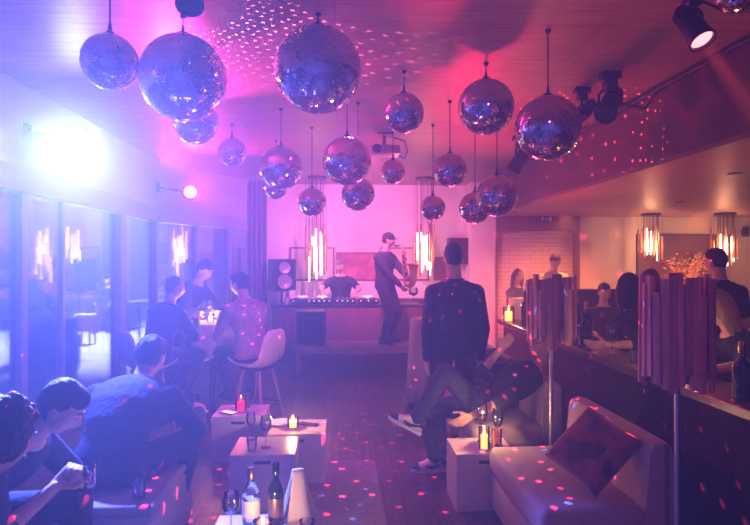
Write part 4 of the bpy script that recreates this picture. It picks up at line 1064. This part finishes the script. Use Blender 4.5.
    J['HC'] = HC; J['q'] = q; J['body'] = body; J['L2W'] = W2L.inverted(); J['s'] = s
    return J

# man standing in the middle, back to us
person('man standing in the middle with his back to us in dark sweater and trousers', (.955,4.84,0), 4, 1.83, hands=((-.225,.05,.80),(.225,.06,.80)), feet=((-.12,-.0,.085),(.12,.03,.085)), head=(4,6,0), vtop=.010,
       lean=(1,4), top='black cloth', bottom='charcoal cloth', shoes='sneaker white', hair='fade', hairm='hair black', wide=1.03, vox=.009, collar='black cloth')
# reclining person with crossed legs
person('person in black reclining on the one-seat sofa with legs crossed in white and navy sneakers', (1.10,4.43,0), 90, 1.74, hip=(0,0,.50), lean=(-46,-60), head=(-14,34,10),
       hands=(('w',.93,4.18,.50),('w',1.245,4.5,.94)), elbow=((-.9,-.3,-.2),(.5,.3,-.9)), feet=(('w',.56,4.36,.44),('w',.735,4.52,.085)), knee=((.0,.5,1),(0,1,.4)), footdir=((0,.83,.45),(0,1,0)),
       top='black cloth', bottom='denim', shoes='sneaker white', sleeve='rolled', hair='short', vox=.009, skin='skin tan')
# saxophone player on the bench
jx = person('saxophone player in black with a flat cap standing on the low bench', (P(386,340,8.68).x,8.68,BT+.002), -128, 1.68, hip=(0,-.02,.87), lean=(-3,4), head=(14,24,0), hands=((-.02,.36,.98),(.03,.30,.82)), elbow=((-1,-.2,-.6),(1,-.6,-.5)), curl=(1.3,1.3), palm=((1,.1,-.2),(-1,.1,.2)),
       feet=((-.13,-.02,.085),(.13,.05,.085)), top='charcoal cloth', bottom='charcoal cloth', hair='cap', hairm='hair black', skin='skin tan', vox=.009, jacket=True, wide=1.14)
# disc jockey
person('grey-haired disc jockey in a dark T-shirt behind the desk', (P(341,300,10.0).x,10.1,0), 176, 1.70, hip=(0,0,.90), lean=(4,10), head=(18,-8,0), hands=((-.26,.49,1.12),(.26,.50,1.12)), elbow=((-1,-.3,-.3),(1,-.3,-.3)), curl=(.7,.7), palm=((0,0,-1),(0,0,-1)),
       feet=((-.14,.0,.085),(.14,.02,.085)), top='navy cloth', sleeve='short', bottom='charcoal cloth', hair='short', hairm='hair grey', belly=.25, wide=1.08, vox=.010)
# waiter and the high table guests
person('waiter in a dark suit bending over the cloth-covered high table', (-1.86,6.98,0), -112, 1.78, hip=(0,0,.92), lean=(20,34), head=(28,-6,0), hands=((-.22,.60,1.07),(.22,.58,1.07)), curl=(.8,.8), palm=((0,0,-1),(0,0,-1)),
       top='navy cloth', jacket=True, bottom='navy cloth', collar='linen', hair='short', hairm='hair brown', vox=.010)
person('guest in a dark suit on a white shell chair, left at the waiter table', (-1.76,5.72,0), -30, 1.70, hip=(0,.02,.735), lean=(14,24), head=(10,-28,0), hands=(('w',-1.55,6.14,1.03),('w',-1.45,6.06,1.03)), feet=((-.12,.22,.33),(.12,.22,.33)), curl=(.6,.6), palm=((0,0,-1),(0,0,-1)),
       top='navy cloth', jacket=True, bottom='navy cloth', hair='thin', hairm='hair brown', vox=.010)
person('dark-haired guest in a light shirt on a white shell chair, right at the waiter table', (-.86,5.86,0), 40, 1.74, hip=(0,.02,.745), lean=(10,20), head=(14,26,0), hands=(('w',-1.22,6.10,1.03),('w',-1.10,6.24,1.03)), feet=((-.12,.22,.33),(.12,.22,.33)), curl=(.6,.6), palm=((0,0,-1),(0,0,-1)),
       top='shirt grey', bottom='charcoal cloth', hair='short', hairm='hair black', vox=.010, wide=1.1)
# foreground left group
person('big man in a dark jacket hunched on the pale pouf, his back to us', (-1.26,3.30,0), -8, 1.86, hip=(0,0,.50), lean=(26,58), head=(22,-10,0), hands=(('w',-1.08,3.92,.62),('w',-.93,3.95,.63)), feet=((-.16,.42,.085),(.20,.34,.085)), knee=((-.3,1,.4),(.5,1,.4)), curl=(.8,.8), palm=((.4,0,-1),(-.4,0,-1)),
       top='navy cloth', jacket=True, bottom='navy cloth', hair='short', hairm='hair black', wide=1.22, vox=.009)
jl = person('man with bare forearms at left looking down at the drink in his hands', (-1.64,2.66,0), -98, 1.72, hip=(0,0,.49), lean=(26,52), head=(34,14,0), hands=((-.05,.50,.70),(.06,.46,.67)), elbow=((-1,-.3,-.8),(1,-.3,-.8)), feet=((-.15,.44,.085),(.17,.40,.085)), knee=((-.3,1,.5),(.3,1,.5)), curl=(.9,.9), palm=((1,.2,-.1),(-1,.2,.1)),
       top='navy cloth', sleeve='rolled', bottom='navy cloth', hair='short', hairm='hair black', vox=.007)
tumbler('tumbler held in the hands of the man in the dark vest', jl['L2W'] @ V((.0,.585,.655)), .10, .032)
person('curly-haired person seen from behind at the bottom left corner', (-1.49,1.95,0), -82, 1.72, hip=(0,0,.49), lean=(24,48), head=(18,44,0), hands=((-.1,.42,.62),(.12,.40,.62)), feet=((-.15,.42,.085),(.15,.42,.085)), curl=(.7,.7),
       top='navy cloth', bottom='navy cloth', hair='curly', hairm='hair black', vox=.010, jacket=True)
# bar guests
person('black-haired woman with her back to us leaning on the bar counter', (2.40,4.52,0), 10, 1.70, hip=(0,0,.75), lean=(4,8), roll=-9, head=(6,-12,0), hands=(('w',1.97,4.24,1.0),('w',2.6,4.85,.98)), elbow=((.3,-.9,-.4),(1,-.3,-.6)), feet=((-.1,.34,.33),(.1,.34,.33)), curl=(.5,.5),
       top='black cloth', sleeve='rolled', bottom='black cloth', hair='bob', hairm='hair black', female=True, vox=.010)
person('man in black standing with his back to us at the far right', (3.36,5.0,0), 6, 1.76, lean=(1,4), head=(8,10,0), hands=((-.25,.06,.84),(.16,.26,1.08)), top='black cloth', sleeve='short', bottom='black cloth', hair='fade', hairm='hair black', wide=1.12, vox=.010, collar='black cloth')
person('blond guest in black sitting at the counter right of the large stick lamp', (2.70,3.62,0), 74, 1.66, hip=(0,0,.72), lean=(12,32), head=(14,-10,0), hands=(('w',2.12,3.24,1.0),('w',2.13,3.55,1.0)), feet=((-.12,.36,.33),(.12,.36,.33)), elbow=((-1,-.3,-.6),(1,-.3,-.6)), curl=(.6,.6), palm=((0,0,-1),(0,0,-1)),
       top='black cloth', sleeve='short', bottom='black cloth', hair='bob', hairm='hair blond', female=True, vox=.010)
person('guest in a pale shirt half hidden behind the large stick lamp', (3.78,6.66,0), 100, 1.76, hip=(0,0,.75), lean=(6,20), head=(16,10,0), hands=((-.2,.40,.95),(.2,.40,.95)), feet=((-.12,.36,.33),(.12,.36,.33)), curl=(.6,.6), top='shirt light', bottom='black cloth', hair='short', hairm='hair black', vox=.010)
person('man in a dark polo shirt sitting in front of the black high-backed seat', (P(603,300,7.6).x,7.62,0), 174, 1.76, hip=(0,0,.53), lean=(4,6), head=(2,8,0), hands=((-.22,.36,.70),(.26,.30,.72)), feet=((-.15,.45,.085),(.15,.45,.085)), curl=(.5,.5), palm=((0,0,-1),(0,0,-1)),
       top='black cloth', sleeve='short', bottom='black cloth', hair='short', hairm='hair black', vox=.010, collar='black cloth')
person('woman with long brown hair in a black top at the cloth-covered high table', (P(516,280,9.0).x,9.08,0), -150, 1.66, hip=(0,0,.75), lean=(3,8), head=(8,-20,0), hands=((-.14,.42,1.16),(.16,.40,1.16)), feet=((-.1,.33,.33),(.1,.33,.33)), curl=(.6,.6), palm=((0,0,-1),(0,0,-1)),
       top='black cloth', bottom='black cloth', hair='long', hairm='hair brown', female=True, vox=.010)
person('man in a light shirt standing in front of the painted brick recess', (P(554,280,9.3).x,9.35,0), 176, 1.84, lean=(2,8), head=(26,0,0), hands=((-.2,.36,1.08),(.2,.38,1.06)), top='shirt light', bottom='charcoal cloth', hair='short', hairm='hair black', vox=.010, curl=(.7,.7), collar='shirt light')
person('dark figure standing beyond the glass near the stand-in rod pendant', (P(55,300,10.6).x,10.6,-.01), -60, 1.74, head=(6,0,0), top='navy cloth', bottom='navy cloth', hair='short', vox=.012)
person('seated figure on the long dark terrace sofa beyond the glass', (P(108,300,14.4).x,14.42,-.01), 185, 1.70, hip=(0,0,.53), lean=(-4,4), head=(8,0,0), hands=((-.2,.36,.66),(.2,.36,.66)), feet=((-.14,.45,.085),(.14,.45,.085)), top='navy cloth', bottom='navy cloth', hair='short', vox=.012)

# saxophone
Lw = jx['L2W']; root = thing('saxophone', 'golden saxophone held by the player on the bench', 'saxophone', Lw @ V((0,.3,.9)), R(-128))
HCs, qs = jx['HC'], jx['q']; o_ = V((0,.3,.9))
mouth = HCs+qs @ (V((0,.10,-.058))*jx['s'])-o_
b = MB(); pts = [mouth, mouth+V((0,.05,-.012)), mouth+V((0,.095,-.002))]; b.tube(pts, [.010,.013,.014], 10); b.build('mouthpiece', 'black plastic', root, smooth=True)
p0 = mouth+V((0,.09,-.002)); bt = p0+V((.02,.12,-.50))
b = MB(); pts = [p0, p0+V((0,.035,.0)), p0+V((0,.055,-.025)), p0+V((0,.058,-.06))]; b.tube(pts, [.012,.014,.016,.018], 10); b.build('neck', 'gold lacquer', root, smooth=True)
ps = p0+V((0,.058,-.06)); pts = [ps+(bt-ps)*(k/8) for k in range(9)]; rad = [.018+.020*k/8 for k in range(9)]
for k in range(1,10):
    a = pi*k/9; c = bt+V((0,.065,0)); pts.append(c+V((0,-.065*cos(a),-.075*sin(a)))); rad.append(.038+.008*k/9)
e = pts[-1]; dr = V((.03,.06,1)).normalized()
for l, r_ in ((.05,.050),(.11,.056),(.17,.066),(.21,.082),(.225,.098),(.23,.105)): pts.append(e+dr*l); rad.append(r_)
b = MB(); b.tube(pts, rad, 18); b.build('body_and_bell', 'gold lacquer', root, smooth=True)
for k in range(9):
    b = MB(); c = ps+(bt-ps)*(.12+k*.095); b.lathe([(.001,.0),(.017,.0),(.017,.006),(.001,.007)], 12, c+V((.032 if k % 2 else -.030,.02,0)), rot=Matrix.Rotation(pi/2*(1 if k % 2 else -1),3,'Y')); b.build('key', 'brass', root, smooth=True)
for sx in (-1,1):
    b = MB(); b.tube([ps+V((sx*.035,.012,-.02)), bt+V((sx*.05,.012,.05))], .004, 6); b.build('key_rod', 'brass', root, smooth=True)

# evaluate the voxel surfaces into plain meshes
dg = bpy.context.evaluated_depsgraph_get()
new = [(o, bpy.data.meshes.new_from_object(o.evaluated_get(dg), preserve_all_data_layers=False, depsgraph=dg)) for o in REMESH]
for o, me in new:
    m0 = o.data.materials[0]; o.modifiers.clear(); old = o.data; o.data = me; me.materials.clear(); me.materials.append(m0); bpy.data.meshes.remove(old); me.name = o.name
    for p in me.polygons: p.use_smooth = True; p.material_index = 0
HAZE = .0225
# ---------------------------------------------------------------- light of the place, with added fills
BLUE = (.10,.15,1.0); VIO = (.5,.06,.9); MAG = (1.0,.05,.60); PINK = (1.0,.17,.62); RED = (1.0,.02,.08); ORA = (1.0,.23,.06)
light('SPOT', 'flood_blue', LB, BLUE, 7800, (-.5,0,.3), 76, 1.0, .06)
light('SPOT', 'wall_red', LR, (1,.03,.12), 360, (1.9,3.3,2.9), 90, .9, .04)
light('SPOT', 'ceiling_magenta', V((-1.6,5.6,2.55)), MAG, 420, (-.5,3.7,H), 75, .9, .05)
light('SPOT', 'ceiling_red_fill', (2.05,9.45,.45), RED, 620, (1.7,4.2,H), 75, .9, .35)  # added red uplight without a fixture, reddens the ceiling
light('SPOT', 'red_beam', S1, (1,.06,.08), 1300, S1+D1, 12, .2, .03)
light('SPOT', 'stage_pink', (.1,7.5,2.85), PINK, 680, (.6,10.9,1.6), 95, .9, .1)
light('SPOT', 'floor_violet_fill', (0.1,5.2,2.98), (.66,.05,.72), 200, (-.45,4.6,0), 92, .9, .1)  # added overhead spot, tints the floor violet
light('SPOT', 'back_fill', (.6,-1.2,2.9), (1,.17,.25), 75, (1.4,3.0,.9), 58, .9, .15)  # added pink fill from behind the camera for sticks and sofa
for i, (x, y, e) in enumerate(((3.6,9.2,290),(5.6,8.9,300),(4.2,6.2,24),(3.3,3.2,14))):
    light('SPOT', 'bar_downlight', (x,y,HB-.03), ORA, e, (x,y+.2,0), 140, .8, .06)
for (px, py, Y, e) in ((651,245,9.7,30),(725,245,9.5,30),(317,250,9.95,16),(425,250,9.95,20),(74,240,9.0,16),(180,240,12.0,14)):  # last two serve the pendants that replace glass reflections
    q = P(px, py, Y); light('POINT', 'pendant_light', q, (1,.40,.18), e, radius=.06)
light('SPOT', 'terrace_light', (-4.9,12.6,3.3), (.75,.8,1), 5000, (-4.8,12.6,0), 110, .4, .1)
# added gobo spots, in place of specks thrown by the mirror balls
light('SPOT', 'specks_red', (.25,3.9,2.5), (1,.03,.10), 3600, (.1,3.9,0), 130, .3, .0, gobo=(10,.085,1,.8))
light('SPOT', 'specks_blue', (1.0,3.3,2.4), (.1,.2,1), 700, (1.15,3.2,0), 80, .3, .0, gobo=(10,.10,1,.35))
light('SPOT', 'specks_ceiling', (-.78,3.72,2.35), (1,.18,.45), 700, (-.55,3.95,H), 120, .8, .0, gobo=(10,.14,.35,.9))
light('SPOT', 'specks_bulkhead', (1.35,4.2,2.2), (1,.05,.10), 2600, (2.6,6.2,2.6), 90, .3, .0, gobo=(12,.10,.5,.6))
# world
w = bpy.data.worlds.new('night'); sc.world = w; w.use_nodes = True
w.node_tree.nodes['Background'].inputs['Color'].default_value = (.05,.06,.16,1); w.node_tree.nodes['Background'].inputs['Strength'].default_value = .15
nt = w.node_tree
vs = nt.nodes.new('ShaderNodeVolumeScatter'); vs.inputs['Density'].default_value = HAZE; vs.inputs['Color'].default_value = (.9,.9,.95,1); vs.inputs['Anisotropy'].default_value = .5
nt.links.new(vs.outputs[0], nt.nodes['World Output'].inputs['Volume'])
# camera
cd = bpy.data.cameras.new('camera'); cam = bpy.data.objects.new('camera', cd); col.objects.link(cam)
cd.sensor_width = 36; cd.lens = F/750*36; cd.clip_start = .05
cam.location = (0,0,CAMZ); cam.rotation_euler = (pi/2, 0, -YAW); sc.camera = cam
sc.view_settings.view_transform = 'Standard'; sc.view_settings.look = 'None'; sc.view_settings.gamma = 1; sc.view_settings.exposure = 0; sc.view_settings.use_curve_mapping = False
sc.cycles.max_bounces = 8; sc.cycles.diffuse_bounces = 3; sc.cycles.glossy_bounces = 4; sc.cycles.transmission_bounces = 6; sc.cycles.transparent_max_bounces = 12; sc.cycles.volume_bounces = 0
sc.cycles.use_denoising = True; sc.cycles.caustics_reflective = False; sc.cycles.caustics_refractive = False
